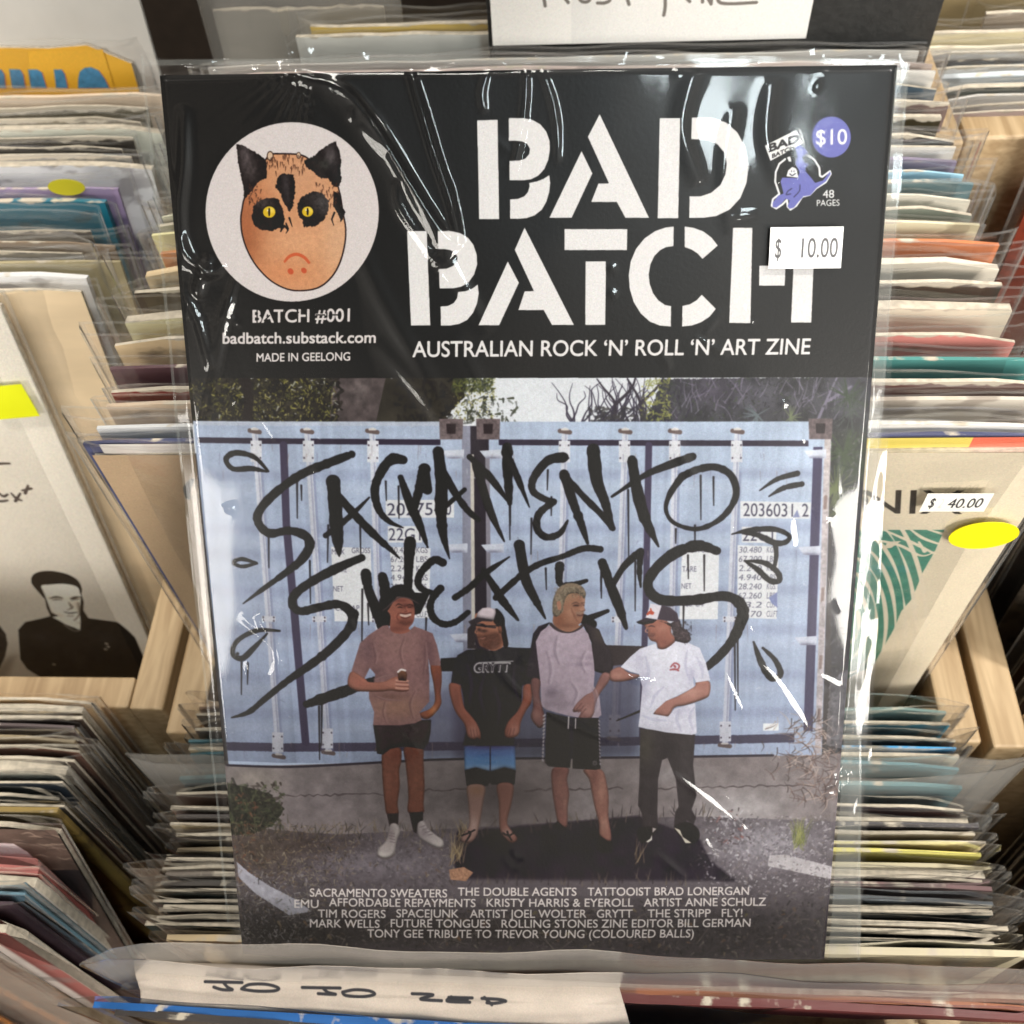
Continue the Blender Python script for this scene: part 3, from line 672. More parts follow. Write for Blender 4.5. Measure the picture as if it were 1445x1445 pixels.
def draw_men(c):
    # four men in front of the containers, as printed on the cover
    # --- first: brown T-shirt, dark hat
    z, y = zm(480, 820, 6.569), zm(500, 1000, 6.569)
    c.poly(y((262, 400), (330, 350), (430, 350), (440, 460), (420, 560), (425, 700), (405, 860), (410, 960), (310, 965), (285, 850), (270, 700), (262, 560)), (108, 60, 48), smooth=True, tex=.12, cell=6, blobs=[(548, 1100, 6, 30, (120, 70, 56), .7), (560, 1062, 10, 12, (96, 46, 36), .8), (552, 1135, 12, 12, (92, 52, 40), .7)], vol=(4, 0.38))
    c.poly(y((470, 340), (630, 340), (645, 460), (650, 600), (655, 700), (645, 860), (640, 950), (505, 945), (505, 800), (495, 640), (480, 500)), (106, 58, 46), smooth=True, tex=.12, cell=6, blobs=[(588, 1100, 8, 30, (122, 70, 54), .7), (575, 1062, 12, 12, (94, 44, 34), .8)], vol=(4, 0.38))
    c.poly(y((305, 955), (415, 950), (410, 1060), (330, 1070)), (40, 30, 34)); c.poly(y((512, 945), (640, 935), (640, 1030), (590, 1060), (580, 1140), (550, 1120)), (36, 28, 34))
    c.poly(y((335, 1060), (400, 1050), (430, 1120), (400, 1200), (375, 1320), (320, 1365), (245, 1365), (216, 1330), (235, 1270), (300, 1200)), (150, 140, 142), smooth=True, blobs=[(540, 1204, 10, 6, (176, 168, 168), .8), (552, 1175, 5, 12, (112, 98, 104), .7)], vol=(4, 0.38))
    c.poly(y((590, 1050), (650, 1020), (690, 1090), (760, 1150), (825, 1200), (825, 1265), (770, 1270), (680, 1225), (600, 1170)), (150, 140, 144), smooth=True, blobs=[(618, 1186, 8, 6, (172, 164, 164), .8), (598, 1172, 6, 8, (108, 96, 104), .7)], vol=(4, 0.38))
    c.poly(y((178, 130), (600, 90), (715, 85), (710, 200), (690, 300), (640, 360), (560, 345), (470, 335), (440, 335), (340, 355), (270, 410), (215, 400), (200, 270)), (42, 31, 36), tex=.15, cell=8, vol=(7, 0.34))
    c.stroke(y((225, 1345), (270, 1372), (330, 1366), (378, 1330)), [1, 1.4, 1.4, .8], (84, 74, 78)); c.stroke(y((690, 1238), (760, 1278), (826, 1268)), [.8, 1.4, 1.2], (84, 74, 78))
    for k_ in range(4):
        c.stroke(y((320 + k_ * 6, 1130 + k_ * 28), (375 + k_ * 2, 1140 + k_ * 28)), .6, (104, 92, 98)); c.stroke(y((610 + k_ * 26, 1080 + k_ * 24), (655 + k_ * 24, 1065 + k_ * 26)), .6, (104, 92, 98))
    # far arm
    c.poly(z((840, 760), (930, 760), (945, 900), (935, 1020), (940, 1120), (890, 1200), (820, 1260), (760, 1250), (740, 1210), (830, 1170), (880, 1100), (870, 950)), (116, 60, 44), smooth=True, blobs=[(612, 1000, 8, 12, (160, 92, 52), .8), (618, 960, 5, 20, (84, 44, 42), .7)], vol=(4, 0.38))
    c.poly(z((400, 400), (450, 395), (470, 440), (640, 450), (690, 405), (760, 430), (860, 470), (900, 580), (935, 740), (930, 770), (835, 765), (820, 700), (830, 860), (830, 1100), (740, 1200), (760, 1270), (700, 1300), (560, 1320), (310, 1320), (320, 1200), (275, 1080), (270, 1010), (310, 960), (330, 850), (280, 790), (230, 890), (110, 820), (150, 690), (190, 560), (280, 480)), (116, 82, 84), tex=.10, cell=6,
           blobs=[(520, 915, 10, 20, (90, 64, 70), .8), (530, 945, 12, 8, (92, 64, 68), .7), (560, 905, 26, 26, (126, 92, 90), .6), (560, 995, 40, 20, (128, 92, 78), .8), (606, 930, 9, 40, (84, 58, 64), .8), (550, 980, 24, 6, (92, 62, 58), .7), (508, 905, 8, 20, (108, 82, 86), .5)])
    c.poly(z((110, 825), (235, 890), (270, 920), (400, 920), (470, 890), (530, 870), (600, 900), (640, 950), (635, 1000), (560, 1010), (470, 1000), (380, 1010), (250, 1010), (150, 1000), (75, 945)), (132, 80, 68), smooth=True, blobs=[(508, 960, 14, 7, (150, 86, 74), .7), (505, 976, 30, 3, (84, 46, 42), .8), (560, 962, 14, 6, (160, 104, 92), .7)], vol=(4, 0.38))
    for v in (905, 940, 975):
        c.stroke(z((525, v), (580, v + 8), (632, v + 5)), [1.8, 2, 1.6], (168, 116, 104)); c.stroke(z((525, v + 16), (625, v + 22)), .7, (96, 54, 50), .8)
    c.poly(z((535, 830), (560, 805), (610, 812), (625, 850), (618, 910), (545, 905)), (96, 60, 44), blobs=[(568, 955, 4, 6, (40, 24, 22), .8)], vol=(4, 0.38)); c.stroke(z((540, 828), (570, 806), (608, 814)), 1.4, (196, 186, 190))
    # head
    c.poly(z((440, 250), (490, 160), (560, 130), (640, 140), (685, 200), (695, 290), (680, 370), (640, 420), (650, 450), (560, 475), (470, 440), (470, 310)), (132, 76, 64), smooth=True,
           blobs=[(573, 853, 7, 4, (70, 34, 32), .8), (583, 853, 3, 3, (64, 32, 30), .8), (577, 860, 2.4, 4, (150, 84, 70), .8), (568, 876, 9, 5, (78, 40, 36), .75), (580, 876, 8, 5, (84, 44, 38), .7), (560, 868, 6, 5, (146, 80, 66), .7), (560, 885, 14, 4, (84, 44, 40), .6), (565, 845, 12, 3, (84, 40, 38), .6)])
    c.stroke(z((570, 300), (610, 310), (650, 298)), 1.9, (186, 158, 150)); c.stroke(z((560, 285), (610, 290), (660, 280)), .8, (74, 34, 32)); c.stroke(z((570, 322), (610, 332), (650, 316)), .7, (80, 38, 36))
    c.poly(z((405, 262), (430, 200), (440, 110), (480, 45), (560, 18), (650, 40), (695, 95), (705, 150), (742, 190), (735, 205), (690, 182), (620, 142), (540, 132), (505, 165), (475, 215), (440, 262), (360, 300), (330, 285)), (24, 20, 24), smooth=True, vol=(4, 0.38))
    for q, r in (((z((300, 900), (400, 860), (480, 850)), 1.6)), ((z((320, 1050), (420, 1080), (560, 1090)), 1.8)), ((z((600, 500), (560, 640), (590, 780)), 1.4)), ((z((780, 560), (790, 700), (770, 840)), 1.8)), ((z((700, 1000), (650, 1120), (680, 1260)), 1.5)), ((z((420, 1100), (400, 1200), (430, 1300)), 1.4)), ((z((300, 560), (330, 680), (320, 760)), 1.8))):
        c.stroke(q, [r * .4, r, r * .4], (88, 60, 64), .45)
        c.stroke([(u + 3, v) for u, v in q], [r * .3, r * .8, r * .3], (140, 106, 106), .35)
    c.stroke(z((520, 215), (545, 200), (580, 212)), [.5, 1.1, .6], (44, 24, 24), .8); c.stroke(z((625, 212), (650, 205), (680, 215)), [.5, 1.0, .5], (44, 24, 24), .8)
    c.stroke(z((535, 232), (560, 228), (580, 234)), [.4, .8, .4], (34, 20, 20)); c.stroke(z((635, 230), (660, 228)), [.5, .7], (34, 20, 20))
    c.stroke(z((610, 225), (622, 262), (600, 274)), [.5, .9, .6], (92, 44, 38), .7); c.stroke(z((617, 230), (624, 255)), .8, (168, 100, 84), .6)
    c.stroke(z((545, 285), (530, 320), (545, 350)), .7, (84, 40, 36), .7); c.stroke(z((560, 370), (610, 385), (650, 368)), [1, 2.6, 1], (82, 46, 40), .5)
    c.stroke(z((398, 262), (440, 232), (500, 172), (560, 138), (640, 146), (700, 178), (738, 198)), [.6, 1.0, 1.1, 1.1, 1.0, .9, .6], (64, 52, 54))
    # --- second: black T-shirt, white-fronted cap
    z = zm(620, 840, 6.569)
    y = zm(620, 1000, 6.569)
    c.poly(z((330, 190), (360, 150), (480, 190), (560, 220), (580, 330), (600, 430), (560, 490), (490, 500), (430, 470), (380, 450), (355, 370), (340, 330)), (140, 88, 70), smooth=True,
           blobs=[(683, 888, 6, 3, (48, 32, 32), .9), (676, 886, 3, 3, (40, 28, 30), .9), (692, 898, 9, 8, (96, 56, 46), .7), (682, 905, 6, 6, (146, 86, 62), .8), (678, 896, 3, 4, (160, 100, 80), .8), (690, 910, 10, 4, (92, 54, 46), .6)])
    c.stroke(z((375, 370), (400, 385), (420, 370)), .9, (74, 38, 34)); c.stroke(z((390, 255), (440, 275), (520, 285)), 1.2, (50, 40, 42))
    c.poly(z((500, 215), (520, 110), (570, 140), (605, 200), (610, 290), (625, 380), (610, 450), (580, 380), (570, 290), (540, 240)), (28, 23, 28), smooth=True, vol=(4, 0.38))
    c.poly(z((342, 190), (360, 140), (400, 105), (450, 98), (520, 112), (525, 150), (505, 215), (420, 205)), (178, 164, 176), vol=(4, 0.38))
    c.poly(z((270, 230), (345, 190), (500, 212), (490, 230), (400, 225), (300, 270)), (44, 38, 44)); c.poly(z((262, 300), (330, 220), (350, 330), (330, 440), (360, 480), (262, 480)), (40, 34, 38))
    c.poly(z((400, 480), (440, 495), (520, 500), (600, 460), (700, 470), (870, 475), (900, 580), (935, 740), (900, 775), (850, 800), (770, 820), (760, 1000), (700, 1180), (690, 1370), (220, 1370), (260, 1200), (220, 900), (200, 810), (110, 800), (130, 650), (170, 540), (260, 490)), (27, 23, 32), tex=.16, cell=8,
           blobs=[(720, 920, 20, 40, (38, 40, 40), .5), (660, 960, 20, 60, (24, 20, 34), .5)])
    c.poly(z((350, 330), (400, 350), (440, 330), (520, 320), (585, 330), (590, 430), (540, 480), (470, 490), (400, 460), (365, 420)), (98, 60, 48), smooth=True, alpha=.55, soft=2)
    c.stroke(z((345, 260), (400, 262), (430, 275)), [1.8, 2.4, 1.6], (34, 28, 32)); c.stroke(z((430, 268), (540, 270)), .8, (34, 28, 32)); c.stroke(z((350, 255), (380, 258)), .5, (120, 110, 116), .6)
    c.stroke(z((345, 300), (335, 330), (355, 338)), [.6, 1.0, .7], (158, 98, 78), .8); c.stroke(z((360, 372), (400, 380), (430, 366)), [.6, 1.1, .6], (62, 34, 32)); c.stroke(z((380, 388), (410, 390)), .6, (160, 104, 88), .7)
    c.poly(z((500, 225), (560, 215), (605, 260), (628, 360), (640, 450), (600, 470), (585, 380), (560, 300)), (32, 25, 28), smooth=True)
    c.poly(z((352, 345), (375, 352), (420, 350), (470, 345), (540, 330), (575, 400), (545, 470), (470, 492), (405, 470), (372, 425)), (70, 42, 36), smooth=True, alpha=.7, soft=2, tex=.35, cell=3)
    c.stroke(z((378, 378), (402, 386), (428, 374)), [.5, 1.0, .5], (150, 96, 84), .7)
    c.poly(z((545, 280), (575, 275), (580, 330), (555, 335)), (134, 82, 66), smooth=True, vol=(4, 0.38))
    for q in (z((260, 620), (300, 800), (280, 1000)), z((500, 820), (560, 1000), (540, 1200)), z((700, 640), (690, 800), (740, 960)), z((420, 720), (380, 900), (430, 1100))):
        c.stroke(q, [1, 2.4, 1], (46, 40, 52), .5)
    c.text('GRYTT', 669.5, 946.5, 720, 945.5, 13, (138, 134, 140), bold=.05, shear=.1); c.text('GRYTT', 671, 945.3, 718.5, 944.5, 10.6, (30, 25, 33), bold=.0, shear=.1); c.stroke([(676, 932.5), (724, 930.5)], .7, (138, 134, 140), smooth=False)
    c.poly(z((100, 800), (195, 815), (205, 880), (235, 1020), (290, 1090), (350, 1170), (385, 1260), (380, 1320), (350, 1300), (330, 1320), (265, 1290), (235, 1180), (150, 1060), (100, 900)), (120, 66, 54), smooth=True, blobs=[(668, 1030, 8, 12, (150, 98, 88), .9), (645, 985, 5, 20, (100, 54, 46), .7)], vol=(4, 0.38))
    c.poly(z((780, 825), (850, 810), (860, 900), (850, 980), (800, 1060), (755, 1160), (740, 1260), (690, 1300), (620, 1300), (605, 1240), (640, 1150), (720, 1060), (770, 950)), (122, 66, 54), smooth=True, blobs=[(726, 1028, 8, 12, (148, 96, 88), .9)], vol=(4, 0.38))
    for u in (290, 315, 345):
        c.stroke(z((u, 1220), (u + 14, 1300)), .6, (92, 54, 50), .8, smooth=False); c.stroke(z((u + 350, 1215), (u + 335, 1290)), .6, (92, 54, 50), .8, smooth=False)
    q = zm(620, 1000, 6.569)
    c.poly([(655, 1050), (727, 1050), (728, 1084), (712, 1080), (692, 1086), (672, 1081), (656, 1085)], (74, 118, 176), blobs=[(690, 1050, 60, 8, (50, 48, 96), .95), (690, 1060, 60, 6, (60, 84, 150), .6), (690, 1082, 60, 6, (140, 168, 206), .7)], vol=(4, 0.38))
    c.poly([(656, 1084), (672, 1080), (692, 1086), (712, 1080), (728, 1084), (726, 1104), (694, 1104), (692, 1100), (688, 1106), (659, 1106)], (26, 22, 28), smooth=False, vol=(4, 0.38))
    c.stroke([(692, 1050), (692, 1100)], .8, (30, 26, 46), smooth=False)
    sk = (132, 98, 92)
    c.poly([(660, 1106), (684, 1106), (682, 1130), (677, 1160), (672, 1178), (663, 1186), (652, 1184), (652, 1176), (662, 1162), (661, 1130)], sk, smooth=True, blobs=[(672, 1112, 12, 8, (136, 96, 74), .8), (668, 1160, 6, 14, (162, 134, 130), .8)], vol=(4, 0.38))
    c.poly([(702, 1104), (724, 1104), (722, 1130), (716, 1155), (720, 1166), (730, 1180), (722, 1186), (710, 1176), (705, 1164), (704, 1130)], (120, 76, 68), smooth=True, blobs=[(716, 1172, 8, 8, (150, 118, 112), .8)], vol=(4, 0.38))
    for q in ([(652, 1176), (662, 1172), (670, 1168)], [(658, 1184), (664, 1174), (662, 1170)], [(710, 1172), (718, 1176), (727, 1170)], [(722, 1182), (718, 1176), (716, 1170)]):
        c.stroke(q, 1.3, (30, 22, 28))
    # --- third: grey raglan with dark sleeves
    z = zm(740, 810, 6.571)
    g = zm(740, 1000, 5.161)
    c.poly(g((205, 420), (320, 420), (310, 500), (325, 600), (315, 700), (312, 830), (285, 850), (245, 820), (220, 700), (200, 560)), (118, 74, 70), smooth=True, tex=.1, cell=6, blobs=[(787, 1085, 8, 8, (96, 52, 50), .7), (798, 1130, 6, 20, (140, 98, 90), .6), (790, 1100, 5, 20, (136, 92, 82), .5)], vol=(4, 0.38))
    c.poly(g((430, 430), (560, 430), (600, 540), (612, 640), (610, 760), (630, 900), (625, 950), (590, 945), (545, 900), (540, 820), (510, 700), (490, 600), (470, 500)), (130, 84, 76), smooth=True, tex=.1, cell=6, blobs=[(848, 1110, 6, 24, (160, 112, 100), .8), (838, 1095, 6, 12, (104, 60, 56), .5), (852, 1160, 5, 12, (158, 116, 104), .7)], vol=(4, 0.38))
    c.poly(g((240, 800), (290, 845), (310, 860), (230, 860), (215, 830)), (24, 18, 24)); c.poly(g((540, 900), (600, 945), (640, 950), (640, 1030), (560, 1040), (520, 1000)), (26, 20, 28))
    c.poly(z((60, 660), (80, 540), (130, 470), (240, 430), (110, 600), (150, 960), (60, 970), (0, 960), (20, 800)), (34, 27, 38), vol=(4, 0.38))
    c.poly(z((530, 430), (600, 455), (690, 500), (740, 620), (810, 720), (820, 840), (800, 920), (700, 900), (640, 880), (620, 620)), (40, 34, 40), tex=.12, blobs=[(848, 890, 12, 14, (62, 54, 50), .8)], vol=(4, 0.38))
    c.poly(z((240, 450), (350, 510), (440, 520), (530, 470), (590, 540), (620, 640), (640, 780), (650, 900), (640, 1020), (690, 1100), (712, 1290), (680, 1315), (480, 1310), (380, 1290), (200, 1240), (155, 1200), (150, 1000), (120, 750), (105, 610), (150, 520)), (146, 130, 148), tex=.07, cell=8,
           blobs=[(778, 975, 10, 10, (92, 80, 96), .85), (785, 990, 24, 5, (112, 98, 114), .7), (820, 935, 14, 3, (108, 94, 114), .7), (822, 925, 16, 3, (112, 98, 118), .5), (800, 900, 26, 30, (158, 142, 160), .7), (838, 1000, 5, 20, (160, 146, 162), .6), (790, 985, 12, 20, (120, 106, 122), .5), (770, 1000, 4, 14, (112, 98, 112), .7)])
    c.stroke(z((245, 450), (290, 490), (350, 515), (430, 518), (500, 490), (535, 462)), 2.2, (52, 42, 46))
    c.poly(z((720, 905), (800, 915), (790, 960), (760, 1010), (700, 1090), (660, 1180), (640, 1280), (600, 1330), (545, 1350), (500, 1320), (520, 1260), (450, 1260), (470, 1200), (560, 1110), (640, 1060)), (130, 88, 86), smooth=True, blobs=[(828, 1000, 8, 8, (150, 108, 104), .8), (850, 960, 7, 10, (112, 74, 72), .7), (822, 1008, 10, 3, (104, 66, 66), .6)], vol=(4, 0.38))
    for u, v in ((480, 1240), (500, 1265), (520, 1290)):
        c.stroke(z((u, v), (u + 50, v - 60)), .7, (96, 60, 60), .8, smooth=False)
    c.poly(z((60, 970), (145, 965), (140, 1100), (170, 1230), (190, 1330), (165, 1400), (120, 1400), (60, 1310), (80, 1200)), (96, 62, 62), smooth=True, blobs=[(757, 1005, 6, 10, (128, 86, 82), .8)], vol=(4, 0.38))
    c.poly(z((275, 330), (285, 200), (340, 110), (430, 78), (520, 110), (560, 200), (550, 320), (530, 420), (500, 460), (520, 470), (430, 520), (340, 505), (265, 440)), (136, 92, 74), smooth=True,
           blobs=[(795, 835, 14, 12, (138, 112, 88), .85), (808, 826, 8, 6, (112, 92, 76), .7), (788, 872, 10, 14, (108, 62, 46), .7), (813, 852, 5, 2, (80, 50, 44), .8), (822, 850, 2.5, 2, (80, 50, 44), .8), (817, 866, 6, 3, (104, 70, 60), .8), (820, 858, 3, 4, (170, 122, 104), .8), (805, 862, 6, 6, (158, 112, 92), .6), (800, 880, 16, 4, (96, 58, 46), .6), (824, 845, 4, 10, (166, 124, 108), .6)])
    c.poly(z((285, 300), (280, 200), (335, 112), (430, 80), (515, 110), (550, 180), (500, 160), (420, 140), (360, 180), (345, 260), (330, 330), (300, 340)), (118, 102, 90), smooth=True, alpha=.75, soft=2, tex=.3, cell=3)
    c.stroke(z((440, 262), (475, 250), (505, 262)), [.6, 1.2, .6], (84, 58, 50), .8); c.stroke(z((525, 255), (555, 250)), [.8, .6], (84, 58, 50), .8)
    c.stroke(z((452, 282), (480, 276), (500, 283)), [.4, .9, .4], (50, 34, 32)); c.stroke(z((530, 277), (552, 276)), [.6, .5], (50, 34, 32))
    c.stroke(z((525, 270), (556, 318), (535, 332), (515, 328)), [.5, 1.1, .8, .5], (104, 66, 56), .75); c.stroke(z((535, 275), (552, 312)), .9, (182, 136, 118), .6)
    c.poly(z((262, 350), (262, 250), (285, 170), (330, 105), (400, 72), (480, 76), (540, 110), (568, 170), (552, 215), (520, 180), (470, 165), (410, 175), (380, 215), (365, 265), (350, 330), (318, 372), (285, 380)), (112, 98, 84), smooth=True, tex=.4, cell=3, vol=(4, .3))
    for i in range(45):
        u, v = c.rng.uniform(270, 540), c.rng.uniform(85, 200)
        if u < 360:
            v = c.rng.uniform(110, 350)
        c.stroke(z((u, v), (u + c.rng.uniform(-18, 26), v + c.rng.uniform(6, 34))), [.7, .3], [(140, 126, 106), (84, 72, 62), (126, 112, 96)][i % 3], .7, smooth=False)
    c.poly(z((480, 338), (540, 332), (556, 350), (520, 362), (480, 360)), (128, 104, 92), smooth=True, alpha=.6, soft=1)
    c.stroke(z((430, 300), (450, 350), (480, 410), (510, 440)), [.6, 1.4, 1.4, .6], (108, 66, 54), .6)
    for q in (z((560, 700), (520, 800), (560, 900)), z((200, 700), (240, 850), (220, 1000)), z((420, 980), (480, 1080), (440, 1200)), z((630, 1050), (660, 1150), (650, 1260)), z((300, 560), (280, 700), (320, 820))):
        c.stroke(q, [1, 2.2, 1], (112, 98, 116), .45); c.stroke([(u + 4, v) for u, v in q], [.8, 1.8, .8], (170, 155, 172), .35)
    c.stroke(z((490, 365), (520, 372), (545, 358)), .8, (80, 46, 42)); c.stroke(z((300, 180), (340, 120), (430, 88), (510, 112)), 2.2, (116, 96, 80), .6); c.poly(z((300, 250), (330, 240), (340, 300), (315, 320)), (150, 100, 82), smooth=True)
    c.poly(g((160, 10), (330, 50), (540, 55), (550, 200), (552, 420), (520, 430), (350, 420), (345, 340), (330, 415), (180, 405), (150, 380), (155, 200)), (28, 24, 34), tex=.14, blobs=[(806, 1040, 3, 36, (42, 38, 48), .7), (790, 1060, 10, 16, (38, 34, 46), .5)], vol=(7, 0.34))
    for i in range(13):
        c.stroke(g((150 - i * 1.5, 30 + i * 27), (140 - i * .5, 40 + i * 27)), 1.2, (146, 138, 148), smooth=False)
        c.stroke(g((538 + i * .8, 70 + i * 26), (545 + i * .5, 82 + i * 26)), .8, (146, 138, 148), smooth=False)
    c.stroke(g((322, 45), (318, 130)), .9, (176, 168, 172)); c.stroke(g((372, 58), (370, 130)), .8, (176, 168, 172)); c.poly(g((330, 420), (350, 420), (350, 350), (338, 350)), (120, 112, 112))
    c.stroke(g((510, 378), (512, 384)), 3, (96, 92, 92)); c.stroke(g((510, 378), (512, 384)), 1.6, (44, 40, 44))
    # --- fourth: white T-shirt, trucker cap, long curly hair
    z = zm(860, 830, 6.569)
    c.poly(g((840, 130), (1240, 175), (1235, 260), (1225, 400), (1250, 620), (1215, 720), (1245, 780), (1230, 830), (1180, 800), (1150, 870), (1085, 850), (1095, 740), (1120, 700), (1100, 500), (1040, 345), (1000, 360), (970, 500), (965, 740), (970, 850), (860, 850), (850, 740), (825, 690), (835, 500)), (44, 38, 42), tex=.16, cell=10,
           blobs=[(910, 1050, 12, 30, (62, 58, 50), .7), (966, 1080, 8, 50, (56, 50, 54), .6), (940, 1060, 8, 20, (32, 28, 32), .6), (912, 1130, 6, 40, (50, 44, 48), .5)])
    for q in ([(838, 850), (960, 850), (940, 900), (900, 950), (850, 960), (820, 900)], [(1085, 850), (1180, 810), (1260, 860), (1270, 930), (1215, 970), (1150, 930)]):
        c.poly(g(*q), (30, 22, 28), smooth=True, vol=(4, 0.38))
    c.poly(g((880, 955), (915, 930), (925, 900), (928, 940), (900, 958)), (186, 180, 176)); c.poly(g((1085, 850), (1130, 870), (1150, 920), (1215, 965), (1170, 965), (1140, 915)), (186, 178, 166)); c.poly(g((930, 850), (960, 860), (930, 890)), (150, 140, 140))
    c.poly(z((0, 770), (30, 735), (100, 715), (180, 770), (280, 790), (240, 820), (110, 850), (10, 840)), (140, 92, 84), smooth=True, blobs=[(872, 950, 10, 4, (164, 116, 106), .7)], vol=(4, 0.38))
    c.poly(z((920, 850), (925, 960), (880, 1010), (700, 1070), (600, 1090), (540, 1170), (440, 1165), (405, 1145), (430, 1100), (520, 1030), (620, 990), (780, 900), (800, 860)), (150, 100, 92), smooth=True, blobs=[(975, 975, 16, 8, (176, 128, 118), .8), (930, 1004, 6, 5, (122, 76, 70), .7), (990, 985, 6, 10, (128, 82, 76), .6)], vol=(4, 0.38))
    c.poly(z((425, 500), (440, 550), (520, 550), (610, 480), (720, 490), (830, 540), (890, 680), (930, 840), (800, 860), (770, 800), (780, 900), (620, 985), (520, 1030), (430, 1110), (400, 1150), (540, 1175), (600, 1100), (790, 1050), (805, 1330), (760, 1345), (520, 1320), (265, 1270), (280, 1140), (300, 900), (270, 780), (190, 760), (100, 715), (190, 620), (280, 545)), (192, 192, 214), tex=.05, cell=10,
           blobs=[(908, 960, 8, 30, (160, 158, 186), .7), (975, 950, 5, 14, (154, 152, 182), .7), (960, 1000, 14, 10, (158, 156, 184), .5), (940, 920, 30, 24, (204, 204, 222), .7), (930, 1025, 30, 6, (176, 174, 196), .6), (900, 925, 8, 14, (166, 164, 192), .5)])
    for q in ([(565, 715), (600, 680), (640, 700), (630, 735), (580, 740)], [(560, 742), (600, 735), (636, 750)]):
        c.stroke(z(*q), 1.2, (150, 74, 84))
    c.stroke(z((598, 705), (606, 715)), 1.6, (150, 74, 84))
    c.poly(z((320, 330), (350, 290), (480, 280), (560, 320), (570, 400), (610, 470), (520, 545), (450, 545), (430, 490), (380, 470), (355, 430), (350, 380)), (140, 84, 72), smooth=True, blobs=[(920, 893, 4, 3, (88, 48, 42), .8), (928, 900, 6, 5, (120, 66, 58), .6), (934, 884, 8, 6, (162, 108, 94), .7), (938, 905, 8, 6, (110, 62, 54), .6), (912, 884, 3, 4, (170, 116, 102), .7)], vol=(4, 0.38))
    c.poly(z((460, 290), (560, 310), (640, 280), (670, 350), (720, 380), (748, 450), (720, 490), (620, 480), (590, 420), (560, 340)), (58, 48, 54), smooth=True, rough=1.5, tex=.3, cell=5, vol=(4, 0.38))
    c.stroke(z((355, 345), (385, 335), (415, 345)), [.5, 1.0, .5], (64, 40, 40)); c.stroke(z((345, 352), (330, 385), (352, 398)), [.6, 1.0, .6], (176, 118, 104), .8); c.stroke(z((352, 425), (390, 430), (415, 420)), [.6, 1.0, .5], (84, 42, 40)); c.poly(z((360, 395), (400, 400), (420, 430), (400, 470), (365, 450)), (112, 72, 66), smooth=True, alpha=.45, soft=1)
    for q in (z((720, 560), (700, 700), (740, 840)), z((330, 620), (360, 760), (320, 900)), z((500, 900), (420, 980), (380, 1080)), z((640, 1110), (620, 1200), (660, 1310)), z((800, 620), (850, 720), (860, 820)), z((300, 1160), (400, 1200), (520, 1210)), z((780, 1090), (740, 1180), (770, 1300))):
        c.stroke(q, [1, 2.4, 1], (158, 158, 188), .5)
    c.speck(945, 876, 975, 905, 60, [(92, 78, 84), (38, 32, 38)], .5, 1.1, .7, 4)
    c.poly(z((330, 260), (380, 130), (480, 150), (440, 275)), (196, 190, 206)); c.poly(z((440, 275), (480, 145), (560, 165), (625, 220), (640, 300), (540, 290)), (52, 42, 56), smooth=False, blobs=[(950, 856, 8, 6, (74, 62, 76), .6)])
    c.poly(z((245, 300), (300, 275), (340, 262), (440, 278), (400, 310), (310, 325), (265, 315)), (40, 32, 42), smooth=False, vol=(4, 0.38))
    c.stroke(z((350, 228), (375, 205), (400, 215)), 1.7, (176, 66, 46)); c.stroke(z((378, 178), (385, 205)), 1.1, (176, 66, 46), smooth=False); c.stroke(z((365, 215), (395, 222)), 1.9, (176, 66, 46), smooth=False)

def draw_credits(c):
    w = (196, 188, 186)
    for s, x0, x1, y in (('SACRAMENTO SWEATERS', 438, 631, 1263), ('THE DOUBLE AGENTS', 646.5, 813, 1260.5), ('TATTOOIST BRAD LONERGAN', 829, 1056, 1260.5),
                         ('EMU', 416, 450, 1279), ('AFFORDABLE REPAYMENTS', 465, 671, 1276.5), ('KRISTY HARRIS & EYEROLL', 687, 893, 1276), ('ARTIST ANNE SCHULZ', 908, 1080, 1276),
                         ('TIM ROGERS', 449.5, 544.5, 1292.5), ('SPACEJUNK', 560, 647.5, 1291.5), ('ARTIST JOEL WOLTER', 663.5, 827, 1291.5), ('GRYTT', 842, 892, 1291.5), ('THE STRIPP', 913.5, 1002, 1291.5), ('FLY!', 1018, 1047, 1291.5),
                         ('MARK WELLS', 438, 536, 1306.5), ('FUTURE TONGUES', 552, 692, 1305.5), ('ROLLING STONES ZINE EDITOR BILL GERMAN', 708, 1058, 1305.5),
                         ('TONY GEE TRIBUTE TO TREVOR YOUNG (COLOURED BALLS)', 519, 978, 1320)):
        c.text(s, x0, y, x1, y, 11.2, w, bold=.018)

